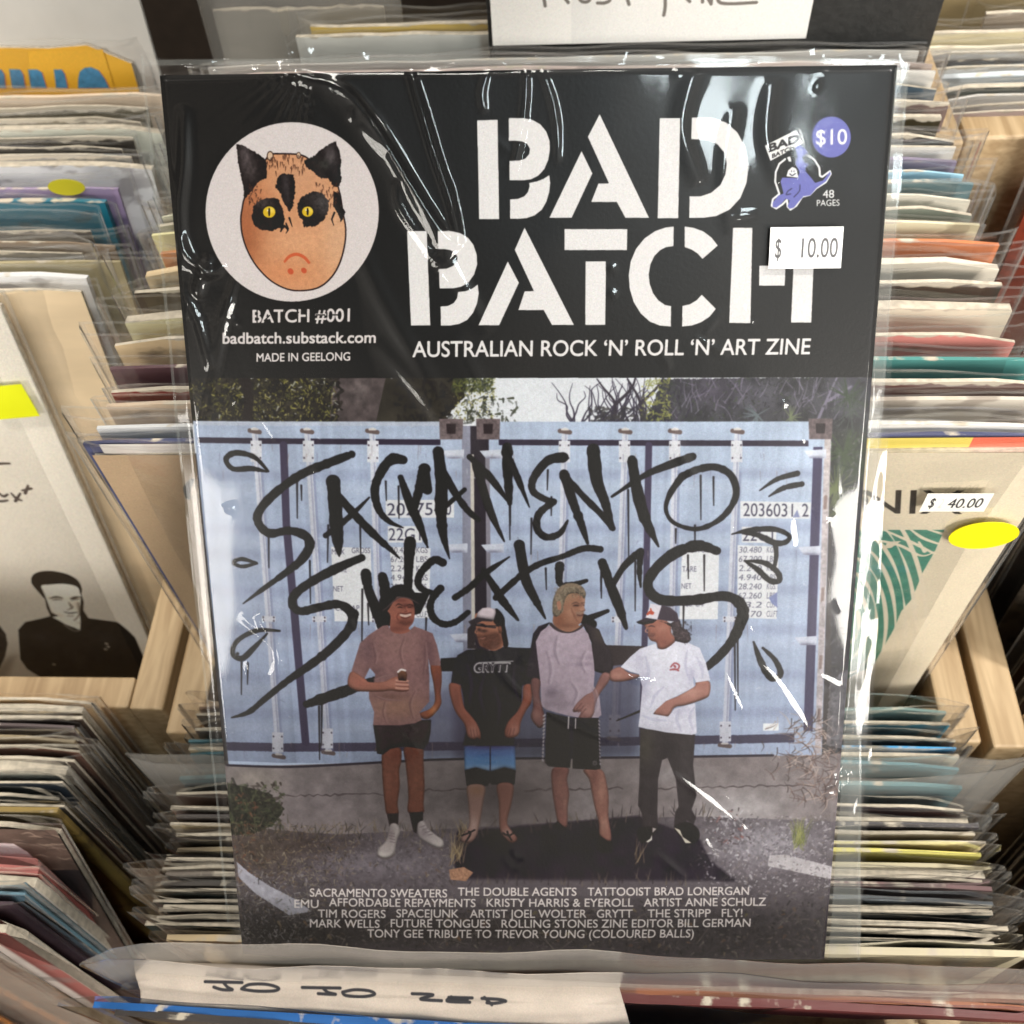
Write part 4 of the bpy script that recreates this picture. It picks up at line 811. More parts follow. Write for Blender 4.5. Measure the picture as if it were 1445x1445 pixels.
def cover_image():
    c = Canvas(MAG, 6.2, INK, 3)
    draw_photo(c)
    draw_graffiti(c)
    draw_men(c)
    # exposure of the printed photograph itself: its lower middle and foot are dark
    yy_, xx_ = np.mgrid[0:c.H, 0:c.W].astype(np.float32)
    qx, qy = c.xy((690, 1100))
    k_ = c.scale(690, 1100)
    v_ = 1 - .34 * np.exp(-((xx_ - qx) / (240 * k_)) ** 2 - ((yy_ - qy) / (120 * k_)) ** 2) - .14 * np.clip((yy_ - c.xy((700, 1230))[1]) / (60 * k_), 0, 1)
    c.a *= v_[..., None] * np.array([1.0, 1.005, .985], np.float32)
    gray_ = c.a.mean(2, keepdims=True)
    c.a = gray_ + (c.a - gray_) * .86
    # the printed photograph is a little soft
    y0 = int(c.xy((700, 531))[1])
    for _ in range(2):
        p = c.a[y0:].copy()
        p[1:-1, 1:-1] = (4 * p[1:-1, 1:-1] + p[:-2, 1:-1] + p[2:, 1:-1] + p[1:-1, :-2] + p[1:-1, 2:]) / 8
        c.a[y0:] = p
    g = c.noise(c.H - y0, c.W, 5, 2) - .5
    c.a[y0:] = np.clip(c.a[y0:] * (1 + .07 * g)[..., None], 0, 1)
    draw_credits(c)
    # a low mottle over the printed photograph, then the black header on top of it
    c.a *= (1 + 0.10 * (c.noise(c.H, c.W, 160, 5) - .5))[..., None]
    c.poly([(0, -100), (1445, -100), (1445, 531.5), (0, 533.5)], INK)
    draw_header(c)
    return c.finish('magazine_cover_print', light=1.34, haze=0.009, grain=0.035)
# ------------------------------------------------------------------ materials
def new_mat(name):
    m = bpy.data.materials.new(name)
    m.use_nodes = True
    nt = m.node_tree
    return m, nt, nt.nodes, nt.links, nt.nodes['Principled BSDF']

def rgb(c, light=0.8):
    """A colour picked from the photograph (0-255) -> base colour under that much light."""
    v = s2l(np.array(c, np.float32) / 255) / light
    return tuple(float(min(x, 0.85)) for x in v) + (1.0,)

_mats = {}
def plain(name, col, rough=0.5, noise=0.15, scale=40, bump=0.0, spec=0.5):
    if name in _mats:
        return _mats[name]
    m, nt, n, l, p = new_mat(name)
    tc = n.new('ShaderNodeTexCoord')
    nz = n.new('ShaderNodeTexNoise'); nz.inputs['Scale'].default_value = scale; nz.inputs['Detail'].default_value = 6
    l.new(tc.outputs['Object'], nz.inputs['Vector'])
    mr = n.new('ShaderNodeMapRange')
    mr.inputs['From Min'].default_value, mr.inputs['From Max'].default_value = 0.3, 0.7
    mr.inputs['To Min'].default_value, mr.inputs['To Max'].default_value = 1 - noise, 1 + noise
    l.new(nz.outputs['Fac'], mr.inputs['Value'])
    hs = n.new('ShaderNodeHueSaturation'); hs.inputs['Color'].default_value = col
    l.new(mr.outputs['Result'], hs.inputs['Value'])
    l.new(hs.outputs['Color'], p.inputs['Base Color'])
    p.inputs['Roughness'].default_value = rough
    p.inputs['Specular IOR Level'].default_value = spec
    if bump:
        b = n.new('ShaderNodeBump'); b.inputs['Strength'].default_value = bump; b.inputs['Distance'].default_value = 0.001
        l.new(nz.outputs['Fac'], b.inputs['Height']); l.new(b.outputs['Normal'], p.inputs['Normal'])
    _mats[name] = m
    return m

def wood_mat(name, a, b):
    m, nt, n, l, p = new_mat(name)
    tc = n.new('ShaderNodeTexCoord')
    mp = n.new('ShaderNodeMapping'); mp.inputs['Scale'].default_value = (34, 2.6, 60)
    l.new(tc.outputs['Object'], mp.inputs['Vector'])
    nz = n.new('ShaderNodeTexNoise'); nz.inputs['Scale'].default_value = 5; nz.inputs['Detail'].default_value = 8; nz.inputs['Distortion'].default_value = 0.6
    l.new(mp.outputs['Vector'], nz.inputs['Vector'])
    cr = n.new('ShaderNodeValToRGB'); cr.color_ramp.elements[0].color, cr.color_ramp.elements[1].color = a, b
    cr.color_ramp.elements[0].position, cr.color_ramp.elements[1].position = 0.3, 0.7
    l.new(nz.outputs['Fac'], cr.inputs['Fac']); l.new(cr.outputs['Color'], p.inputs['Base Color'])
    bp = n.new('ShaderNodeBump'); bp.inputs['Strength'].default_value = 0.15; bp.inputs['Distance'].default_value = 0.001
    l.new(nz.outputs['Fac'], bp.inputs['Height']); l.new(bp.outputs['Normal'], p.inputs['Normal'])
    p.inputs['Roughness'].default_value = 0.5
    return m

def film_mat(name, milk=0.03, rough=0.05, refl=1.0, tint=(1, 1, 1, 1), milk_col=(0.75, 0.74, 0.72, 1), bump=0.0, bscale=120, haze=0.0):
    """Clear plastic film: mostly see-through, mirror-like at grazing angles, a little milky."""
    m, nt, n, l, p = new_mat(name)
    n.remove(p)
    out = n['Material Output']
    tr = n.new('ShaderNodeBsdfTransparent'); tr.inputs[0].default_value = tint
    df = n.new('ShaderNodeBsdfDiffuse'); df.inputs[0].default_value = milk_col
    tl = n.new('ShaderNodeBsdfTranslucent'); tl.inputs[0].default_value = milk_col
    dm = n.new('ShaderNodeMixShader'); dm.inputs[0].default_value = 0.4
    l.new(df.outputs[0], dm.inputs[1]); l.new(tl.outputs[0], dm.inputs[2])
    gl = n.new('ShaderNodeBsdfGlossy'); gl.inputs['Roughness'].default_value = rough; gl.inputs[0].default_value = (1, 1, 1, 1)
    if haze:                                                          # scuffed film also scatters a broad, soft sheen
        g2 = n.new('ShaderNodeBsdfGlossy'); g2.inputs['Roughness'].default_value = 0.34
        gm = n.new('ShaderNodeMixShader'); gm.inputs[0].default_value = haze
        l.new(gl.outputs[0], gm.inputs[1]); l.new(g2.outputs[0], gm.inputs[2])
    fr = n.new('ShaderNodeFresnel')
    ge = n.new('ShaderNodeNewGeometry')                              # a thin film mirrors alike from either side
    mi = n.new('ShaderNodeMapRange'); mi.inputs['To Min'].default_value, mi.inputs['To Max'].default_value = 1.5, 1 / 1.5
    l.new(ge.outputs['Backfacing'], mi.inputs['Value']); l.new(mi.outputs['Result'], fr.inputs[0])
    ml = n.new('ShaderNodeMath'); ml.operation = 'MULTIPLY'; ml.inputs[1].default_value = refl; ml.use_clamp = True
    l.new(fr.outputs[0], ml.inputs[0])
    m1 = n.new('ShaderNodeMixShader'); m1.inputs[0].default_value = milk
    l.new(tr.outputs[0], m1.inputs[1]); l.new(dm.outputs[0], m1.inputs[2])
    m2 = n.new('ShaderNodeMixShader')
    l.new(ml.outputs[0], m2.inputs[0]); l.new(m1.outputs[0], m2.inputs[1]); l.new((gm if haze else gl).outputs[0], m2.inputs[2])
    if bump:
        tc = n.new('ShaderNodeTexCoord')
        nz = n.new('ShaderNodeTexNoise'); nz.inputs['Scale'].default_value = bscale; nz.inputs['Detail'].default_value = 4
        l.new(tc.outputs['Object'], nz.inputs['Vector'])
        b = n.new('ShaderNodeBump'); b.inputs['Strength'].default_value = bump; b.inputs['Distance'].default_value = 0.001
        l.new(nz.outputs['Fac'], b.inputs['Height'])
        l.new(b.outputs['Normal'], gl.inputs['Normal'])
    l.new(m2.outputs[0], out.inputs['Surface'])
    return m

def image_mat(name, im, rough=0.4, grain_bump=0.0, spec=0.5, coat=0.0):
    m, nt, n, l, p = new_mat(name)
    t = n.new('ShaderNodeTexImage'); t.image = im; t.extension = 'EXTEND'; t.interpolation = 'Cubic'
    l.new(t.outputs['Color'], p.inputs['Base Color'])
    p.inputs['Roughness'].default_value = rough
    p.inputs['Specular IOR Level'].default_value = spec
    if grain_bump:
        tc = n.new('ShaderNodeTexCoord')
        nz = n.new('ShaderNodeTexNoise'); nz.inputs['Scale'].default_value = 900; nz.inputs['Detail'].default_value = 3
        l.new(tc.outputs['Object'], nz.inputs['Vector'])
        b = n.new('ShaderNodeBump'); b.inputs['Strength'].default_value = grain_bump; b.inputs['Distance'].default_value = 0.0004
        l.new(nz.outputs['Fac'], b.inputs['Height']); l.new(b.outputs['Normal'], p.inputs['Normal'])
    return m

PAPER = plain('worn_paper_edge', (0.60, 0.53, 0.42, 1), 0.8, 0.25, 300)
FILM = film_mat('clear_record_film', 0.008, 0.07, 1.5, bump=0.10, bscale=120)
MILKY = film_mat('milky_record_film', 0.26, 0.22, 1.2, milk_col=(0.72, 0.70, 0.66, 1), bump=0.3, bscale=60)
BAG = film_mat('clear_bag_film', 0.001, 0.06, 1.05, haze=0.26)
SEAM = film_mat('bag_seam_film', 0.11, 0.12, 0.45, milk_col=(0.72, 0.76, 0.72, 1), bump=0.12, bscale=160)
FILM_EDGE = film_mat('record_film_rim', 0.14, 0.10, 2.2, milk_col=(0.80, 0.79, 0.76, 1), bump=0.1)
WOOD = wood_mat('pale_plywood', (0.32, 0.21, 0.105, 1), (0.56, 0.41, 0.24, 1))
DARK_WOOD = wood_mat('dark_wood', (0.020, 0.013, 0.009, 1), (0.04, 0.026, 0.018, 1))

def jacket_mat(name, ca, cb=None, split=0.0, soft=0.02, wear=0.5, seed=0, rough=0.42, bands=0.12):
    """Printed card sleeve: colour ca on the left, cb on the right of x = split, mottled, rubbed pale along its upper edge."""
    m, nt, n, l, p = new_mat(name)
    cb = cb or ca
    tc = n.new('ShaderNodeTexCoord')
    sx = n.new('ShaderNodeSeparateXYZ'); l.new(tc.outputs['Object'], sx.inputs[0])
    r1 = n.new('ShaderNodeMapRange'); r1.inputs['From Min'].default_value, r1.inputs['From Max'].default_value = split - soft, split + soft
    l.new(sx.outputs['X'], r1.inputs['Value'])
    mx = n.new('ShaderNodeMix'); mx.data_type = 'RGBA'; mx.inputs['A'].default_value, mx.inputs['B'].default_value = ca, cb
    l.new(r1.outputs['Result'], mx.inputs['Factor'])
    mp = n.new('ShaderNodeMapping'); mp.inputs['Scale'].default_value = (10, 1, 45); mp.inputs['Location'].default_value = (seed * 3.1, 0, seed * 1.7)
    l.new(tc.outputs['Object'], mp.inputs['Vector'])
    nz = n.new('ShaderNodeTexNoise'); nz.inputs['Scale'].default_value = 1.6; nz.inputs['Detail'].default_value = 5
    l.new(mp.outputs['Vector'], nz.inputs['Vector'])
    r2 = n.new('ShaderNodeMapRange'); r2.inputs['From Min'].default_value, r2.inputs['From Max'].default_value = 0.3, 0.7
    r2.inputs['To Min'].default_value, r2.inputs['To Max'].default_value = 1 - bands, 1 + bands
    l.new(nz.outputs['Fac'], r2.inputs['Value'])
    hs = n.new('ShaderNodeHueSaturation'); l.new(mx.outputs['Result'], hs.inputs['Color']); l.new(r2.outputs['Result'], hs.inputs['Value'])
    # rubbed edge: pale where height + noise passes the top
    n2 = n.new('ShaderNodeTexNoise'); n2.inputs['Scale'].default_value = 140; n2.inputs['Detail'].default_value = 4
    l.new(tc.outputs['Object'], n2.inputs['Vector'])
    ma = n.new('ShaderNodeMath'); ma.operation = 'MULTIPLY_ADD'; ma.inputs[1].default_value = 0.006
    l.new(n2.outputs['Fac'], ma.inputs[0]); l.new(sx.outputs['Z'], ma.inputs[2])
    r3 = n.new('ShaderNodeMapRange')
    r3.inputs['From Min'].default_value, r3.inputs['From Max'].default_value = 0.3185 - 0.0022 * wear, 0.3192 - 0.0022 * wear
    l.new(ma.outputs[0], r3.inputs['Value'])
    m3 = n.new('ShaderNodeMix'); m3.data_type = 'RGBA'; m3.inputs['B'].default_value = (0.66, 0.58, 0.46, 1)
    l.new(r3.outputs['Result'], m3.inputs['Factor']); l.new(hs.outputs['Color'], m3.inputs['A'])
    res = m3.outputs['Result']
    if seed % 5 in (1, 3):                                            # a picture printed on the front: dark shapes on the ground colour
        mp2 = n.new('ShaderNodeMapping'); mp2.inputs['Scale'].default_value = (26, 1, 60); mp2.inputs['Location'].default_value = (seed * 1.3, 0, seed * 2.9)
        l.new(tc.outputs['Object'], mp2.inputs['Vector'])
        n4 = n.new('ShaderNodeTexNoise'); n4.inputs['Scale'].default_value = 1.4; n4.inputs['Detail'].default_value = 3
        l.new(mp2.outputs['Vector'], n4.inputs['Vector'])
        r4 = n.new('ShaderNodeMapRange'); r4.inputs['From Min'].default_value, r4.inputs['From Max'].default_value = 0.55, 0.60; r4.inputs['To Max'].default_value = 0.55
        l.new(n4.outputs['Fac'], r4.inputs['Value'])
        m4 = n.new('ShaderNodeMix'); m4.data_type = 'RGBA'; m4.inputs['B'].default_value = (ca[0] * .25 + .02, ca[1] * .22 + .02, ca[2] * .22 + .02, 1)
        l.new(r4.outputs['Result'], m4.inputs['Factor']); l.new(res, m4.inputs['A'])
        res = m4.outputs['Result']
    l.new(res, p.inputs['Base Color'])
    p.inputs['Roughness'].default_value = rough
    return m

# ------------------------------------------------------------------ objects
def link(name, me, mats, parent=None, loc=(0, 0, 0)):
    o = bpy.data.objects.new(name, me)
    for m in (mats if isinstance(mats, (list, tuple)) else [mats]):
        me.materials.append(m)
    COL.objects.link(o)
    o.location = loc
    if parent:
        o.parent = parent
    return o

def thing(name, label, cat, loc=(0, 0, 0), rot=(0, 0, 0), group=None):
    o = bpy.data.objects.new(name, None)
    o.empty_display_size = 0.02
    COL.objects.link(o)
    o.location, o.rotation_euler = loc, rot
    o['label'], o['category'] = label, cat
    if group:
        o['group'] = group
    return o

def mesh_from(name, verts, faces, smooth=True, uvs=None):
    me = bpy.data.meshes.new(name)
    me.from_pydata([tuple(v) for v in verts], [], faces)
    if smooth:
        me.polygons.foreach_set('use_smooth', [True] * len(me.polygons))
    if uvs is not None:
        ul = me.uv_layers.new(name='print')
        idx = np.zeros(len(me.loops), np.int32)
        me.loops.foreach_get('vertex_index', idx)
        ul.data.foreach_set('uv', np.asarray(uvs, np.float32)[idx].ravel())
    me.update()
    return me

def box_mesh(name, x0, x1, y0, y1, z0, z1, bevel=0.001):
    bm = bmesh.new()
    bmesh.ops.create_cube(bm, size=1)
    for v in bm.verts:
        v.co = Vector(((x0 + x1) / 2 + v.co.x * (x1 - x0), (y0 + y1) / 2 + v.co.y * (y1 - y0), (z0 + z1) / 2 + v.co.z * (z1 - z0)))
    if bevel:
        bmesh.ops.bevel(bm, geom=bm.edges[:], offset=bevel, segments=2, affect='EDGES', profile=0.5)
    me = bpy.data.meshes.new(name)
    bm.to_mesh(me); bm.free()
    return me

def grid_faces(nu, nv, off=0, flip=False):
    f = []
    for j in range(nv):
        for i in range(nu):
            a = off + j * (nu + 1) + i
            q = (a, a + 1, a + nu + 2, a + nu + 1)
            f.append(q[::-1] if flip else q)
    return f

JW, JH = 0.315, 0.315

def jacket_mesh(w=JW, h=JH, t=0.0019, bow=0.001, rng=random, r=0.003, uv=False, corner=0.0, paper=True):
    """A card sleeve standing on edge: slightly bowed front and back, rounded upper corners, thin open top."""
    nu, nv = 16, 8
    ph, am = rng.uniform(0, 6), rng.uniform(-bow, bow)
    dz = [rng.uniform(-0.0006, 0.0006) for _ in range(nu + 1)]
    V, F, U = [], [], []
    for side in (-1, 1):
        for j in range(nv + 1):
            for i in range(nu + 1):
                s, v = i / nu, j / nv
                x, z = (s - 0.5) * w, v * h
                if corner and j == nv:
                    e = min(s, 1 - s) * w
                    if e < corner:
                        z -= corner - e
                z += dz[i] * (v ** 6)
                y = side * t / 2 * (0.75 + 0.25 * math.sin(math.pi * s)) + am * math.sin(math.pi * s) * v + 0.0004 * math.sin(7 * s + ph) * v
                V.append((x, y, z)); U.append((s, v))
    n1 = (nu + 1) * (nv + 1)
    F += grid_faces(nu, nv, 0) + grid_faces(nu, nv, n1, True)
    for i in range(nu):
        a, b = nv * (nu + 1) + i, n1 + nv * (nu + 1) + i
        F.append((a, a + 1, b + 1, b)); F.append((i, n1 + i, n1 + i + 1, i + 1))
    for j in range(nv):
        a, b = j * (nu + 1), n1 + j * (nu + 1)
        F.append((a, a + nu + 1, b + nu + 1, b))
        a, b = a + nu, b + nu
        F.append((a, b, b + nu + 1, a + nu + 1))
    me = mesh_from('jacket', V, F, False, U if uv else None)
    for k, poly in enumerate(me.polygons):
        if k >= 2 * nu * nv and paper:
            poly.material_index = 1
    return me

def film_mesh(w, h, gap, rng, wav=0.0012, flare=0.004):
    """The clear outer sleeve of a record: two wavy sheets welded down the sides, open and flared along the top."""
    nu, nv = 36, 12
    V, F = [], []
    p = [rng.uniform(0, 6.28) for _ in range(8)]
    fa, fb = rng.uniform(-flare, flare), rng.uniform(-flare, flare)
    for side in (-1, 1):
        for j in range(nv + 1):
            for i in range(nu + 1):
                s, v = i / nu, (0.9965 * j / (nv - 1) if j < nv else 1.0)
                s = 0.0 if i == 0 else 1.0 if i == nu else 0.004 + 0.992 * (i - 1) / (nu - 2)
                e = min(s, 1 - s) * 2
                k = 1 - math.exp(-e * 14)
                x = (s - 0.5) * w
                top = max(0, v - 0.85) / 0.15
                y = side * (gap / 2) * k + wav * v * (math.sin(9 * s + p[0]) * 0.4 + math.sin(21 * s + p[1] + side) * 0.35 * (0.4 + top)
                    + math.sin(47 * s + p[2] * side) * 0.22 * top) + side * 0.0012 * top * abs(math.sin(3 * s + p[3]))
                ed = max(0, 1 - e * 8)
                y += ed * ed * (fa if s < 0.5 else fb) * (0.3 + 0.7 * v)
                z = v * h + 0.0016 * math.sin(6 * s + p[4] + side * 0.7) * top + 0.0007 * math.sin(31 * s + p[5] * side) * top - 0.0035 * (ed ** 3) * top * (1 if p[6] > 3 else -0.6)
                V.append((x, y, z))
    n1 = (nu + 1) * (nv + 1)
    F += grid_faces(nu, nv, 0) + grid_faces(nu, nv, n1, True)
    for j in range(nv):
        for c in (0, nu):
            a, b = j * (nu + 1) + c, n1 + j * (nu + 1) + c
            F.append((a, a + nu + 1, b + nu + 1, b))
    me = mesh_from('plastic_sleeve', V, F, True)
    for k, p in enumerate(me.polygons):
        q = k % (nu * nv)
        if k >= 2 * nu * nv or q // nu == nv - 1 or q % nu in (0, nu - 1):
            p.material_index = 1
    return me

RNG = random.Random(11)
FILMS = [film_mesh(0.323 + 0.0013 * k, 0.3172 + 0.0009 * (k % 4), 0.0036, RNG, 0.0007 + 0.0003 * (k % 3), 0.0034) for k in range(10)]
for me_ in FILMS:
    me_.materials.append(FILM); me_.materials.append(FILM_EDGE)
_count = [0]

def film_object(root, k=None, mesh=None):
    o = bpy.data.objects.new('plastic_sleeve', mesh or FILMS[_count[0] % len(FILMS)])
    COL.objects.link(o)
    o.parent = root
    o.location = (RNG.uniform(-0.003, 0.003), 0, RNG.uniform(-0.001, 0.001))
    if RNG.random() < 0.5 and mesh is None:
        o.scale = (-1, 1, 1)
    return o

def record(label, group, y, xl=None, xr=None, z=0.955, lean=0.0, yaw=0.0, ca=(200, 190, 170), cb=None, split=0.0, soft=0.015, light=0.8, wear=0.5, film=True, up=0.0,
           milky=False, fw=0.327, bands=0.12, corner=0.0, t=None, mat=None, uv=False, w=JW, rough=0.42):
    """A record in its card jacket and clear sleeve whose upper edge passes photograph row y at height z."""
    _count[0] += 1
    k = _count[0]
    if xr is not None:
        p = on_z(xr, y, z); cx = p.x - w / 2
    else:
        p = on_z(xl, y, z); cx = p.x + w / 2
    base = Vector((cx, p.y - JH * math.sin(lean), z - JH * math.cos(lean)))
    root = thing('record', label, 'record', base, (-lean, 0, yaw), group)
    me = jacket_mesh(w=w, t=t or RNG.uniform(0.0016, 0.0024), rng=RNG, uv=uv, corner=corner or RNG.choice((0.001, 0.002, 0.004)))
    link('jacket', me, [mat or jacket_mat('printed_card', rgb(ca, light), rgb(cb, light) if cb else None, split, soft, wear, k, rough, bands), PAPER], root)
    if film:
        if up or milky or fw != 0.327:
            fm = film_mesh(fw, 0.319 + up, 0.004, RNG, 0.0016, 0.008)
            fm.materials.append(MILKY if milky else FILM)
            film_object(root, mesh=fm)
        else:
            film_object(root)
    return root

def flat_patch(name, pl, mat, parent, h=0.0, bulge=0.0):
    """A printed sheet lying on plane pl, as a child of parent (given in the scene, converted to parent space)."""
    n = 8
    V, U = [], []
    M = (Matrix.Translation(parent.location) @ parent.rotation_euler.to_matrix().to_4x4()).inverted() if parent else Matrix()
    for j in range(n + 1):
        for i in range(n + 1):
            u, v = i / n, j / n
            V.append(M @ pl.at(u * pl.w, v * pl.h, h + bulge * math.sin(math.pi * u) * math.sin(math.pi * v))); U.append((u, 1 - v))
    me = mesh_from(name, V, [f[::-1] for f in grid_faces(n, n)], True, U)
    return link(name, me, mat, parent)
# ------------------------------------------------------------------ the shop's floor, back wall and wooden bins
def structure(name, me, mat):
    o = link(name, me, mat)
    o['kind'] = 'structure'
    return o

structure('floor', box_mesh('floor', -3, 3, -2.0, 2.2, -0.02, 0.0, 0), plain('floor_boards', (0.05, 0.035, 0.025, 1), 0.6))
structure('back_wall', box_mesh('back_wall', -3, 3, 1.55, 1.62, 0.0, 2.8, 0), plain('dim_wall', (0.06, 0.042, 0.03, 1), 0.7))

BT = 0.0157                                                           # board thickness
def record_bin(label, cx, y0, y1, z0, zs, zf, zb, iw=0.326, mat=None):
    root = thing('record_bin', label, 'record bin', (cx, y0, z0), group='wooden record bins')
    mat = mat or WOOD
    hw = iw / 2
    L = y1 - y0
    def part(name, *b):
        link(name, box_mesh(name, *b, 0.0012), mat, root)
    part('side_panel', -hw - BT, -hw, 0, L, 0, zs - z0)
    part('side_panel', hw, hw + BT, 0, L, 0, zs - z0)
    part('front_panel', -hw + .0003, hw - .0003, 0.0004, BT, 0, zf - z0)
    part('back_panel', -hw + .0003, hw - .0003, L - BT, L - .0004, 0, zb - z0)
    part('base_panel', -hw + .0003, hw - .0003, BT + .0003, L - BT - .0003, 0.0, 0.009)
    return root

record_bin('pale plywood bin behind the leaning magazine, upper row', 0.0, 0.1770, 0.470, 0.605, 0.775, 0.7755, 0.86)
record_bin('pale plywood bin holding the portrait record, upper row at left', -0.3607, 0.188, 0.535, 0.585, 0.776, 0.7765, 0.84)
record_bin('pale plywood bin at right edge, its side board separated by a dark gap', 0.3607, 0.174, 0.372, 0.60, 0.777, 0.7775, 0.80)
record_bin('dark lower bin whose records stand under the magazine bottom', 0.0, -0.12, 0.172, 0.462, 0.62, 0.62, 0.62)
record_bin('dark lower bin at left with the pink jacket in it', -0.3607, -0.12, 0.183, 0.455, 0.62, 0.62, 0.62)
record_bin('dark lower bin at right edge full of dark jackets', 0.3607, -0.12, 0.170, 0.462, 0.62, 0.62, 0.62)
record_bin('far plywood bin at upper right with a bright front rail', 0.331, 0.3805, 0.56, 0.58, 0.928, 0.930, 0.90)
# solid counters carrying the bins
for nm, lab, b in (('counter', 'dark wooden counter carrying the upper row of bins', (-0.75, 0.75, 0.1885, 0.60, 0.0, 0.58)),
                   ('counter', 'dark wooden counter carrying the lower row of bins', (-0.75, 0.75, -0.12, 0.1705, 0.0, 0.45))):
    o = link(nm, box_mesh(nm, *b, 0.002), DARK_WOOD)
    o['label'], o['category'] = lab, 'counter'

# ------------------------------------------------------------------ the records, bin by bin
def row(group, where, items, z, cx, lean, lightL, lightR, jx=0.003, zj=0.0008, first=None):
    """items run from the front of the bin to its back: (look, photograph row of the upper edge, left colour, right colour or None, options)."""
    prev = first
    for it in items:
        look, y, ca, cb = it[:4]
        op = dict(it[4]) if len(it) > 4 else {}
        lab = f'{look} jacket {"behind the " + prev + " one" if prev else "at the front"}, {where}'
        dx = op.pop('dx', RNG.uniform(-jx, jx))
        zz = z + op.pop('dz', RNG.uniform(-zj, zj))
        yaw = op.pop('yaw', RNG.uniform(-0.006, 0.006))
        ln = lean + op.pop('dl', RNG.uniform(-0.008, 0.008))
        c = cx + dx
        p0 = on_z(797, y, zz)
        px = C_PX + 0                                                    # the row is placed by its height on the photograph only
        w = op.get('w', JW)
        q = record_at(lab, group, c, p0.y, zz, ln, yaw, ca, cb, lightL, lightR, **op)
        prev = look
    return

def record_at(lab, group, cx, y, z, lean, yaw, ca, cb, lightL, lightR, split=0.0, soft=0.03, **op):
    _count[0] += 1
    k = _count[0]
    base = Vector((cx, y - JH * math.sin(lean), z - JH * math.cos(lean)))
    root = thing('record', lab, 'record', base, (-lean, 0, yaw), group)
    t = op.get('t', RNG.uniform(0.0011, 0.0021))
    wr = op.get('wear', RNG.uniform(0.0, 0.72))
    me = jacket_mesh(w=op.get('w', JW), t=t, rng=RNG, bow=op.get('bow', 0.0012), uv='mat' in op, corner=op.get('corner', RNG.choice((0.001, 0.002, 0.004))), paper=wr > 0.35)
    mat = op.get('mat') or jacket_mat('printed_card', rgb(ca, lightL), rgb(cb, lightR) if cb else None, split, soft, wr, k, op.get('rough', 0.42), op.get('bands', 0.12))
    link('jacket', me, [mat, PAPER], root)
    if op.get('film', True):
        if 'up' in op or 'fw' in op or op.get('milky'):
            fm = film_mesh(op.get('fw', 0.327), 0.319 + op.get('up', 0.0), t + 0.0022, RNG, 0.0016, 0.008)
            fm.materials.append(MILKY if op.get('milky') else FILM); fm.materials.append(FILM_EDGE)
            film_object(root, mesh=fm)
        else:
            film_object(root)
    return root

UM = [  # upper middle bin, behind the front record
    ('white, yellow and red', 615, (58, 62, 88), None, dict(wear=0.0)),
    ('white hatched', 600, (214, 208, 198), (236, 232, 226), dict(wear=0.2)),
    ('grey beige', 566, (176, 156, 134), (220, 210, 196)),
    ('dark red', 542, (100, 30, 26), (104, 66, 60), dict(wear=1.0)),
    ('teal and plum', 511, (80, 58, 62), (84, 148, 142), dict(wear=0.2)),
    ('pink and beige', 472, (196, 168, 132), (226, 142, 132), dict(wear=0.8)),
    ('thick ivory', 436, (204, 188, 154), (238, 228, 204), dict(t=0.005)),
    ('worn black', 400, (46, 36, 30), (56, 48, 38), dict(wear=1.3)),
    ('off-white', 370, (196, 170, 134), (228, 218, 200), dict(t=0.004)),
    ('orange', 345, (168, 112, 68), (210, 128, 84), dict(wear=0.2)),
    ('pale lemon', 318, (206, 186, 142), (230, 222, 188)),
    ('sage grey', 300, (150, 146, 130), (136, 142, 130)),
    ('vanilla', 283, (206, 196, 170), (234, 226, 208)),
    ('slate teal', 265, (84, 104, 108), (92, 122, 128), dict(wear=0.1)),
    ('light blue', 249, (150, 186, 200), (170, 214, 234), dict(wear=0.3)),
    ('grey violet', 233, (120, 110, 128), (134, 124, 144)),
    ('chalk white', 214, (220, 214, 206), (236, 232, 224)),
    ('dark umber', 200, (56, 50, 44), (58, 52, 44), dict(wear=0.9)),
    ('olive black', 171, (60, 50, 30), (62, 54, 32), dict(wear=1.1, t=0.003)),
    ('taupe', 152, (118, 100, 94), (124, 104, 98), dict(wear=1.2)),
    ('steel blue', 125, (72, 92, 106), (78, 98, 112), dict(wear=0.4)),
    ('bone white', 109, (214, 206, 196), (230, 226, 218)),
    ('pinkish grey', 95, (186, 168, 160), (196, 180, 172)),
    ('pale pewter', 82, (170, 166, 160), (190, 188, 182)),
]
row('records in the upper middle bin', 'upper middle bin', UM, 0.943, -0.001, 0.0, 0.62, 1.0, first='cream green-wave')

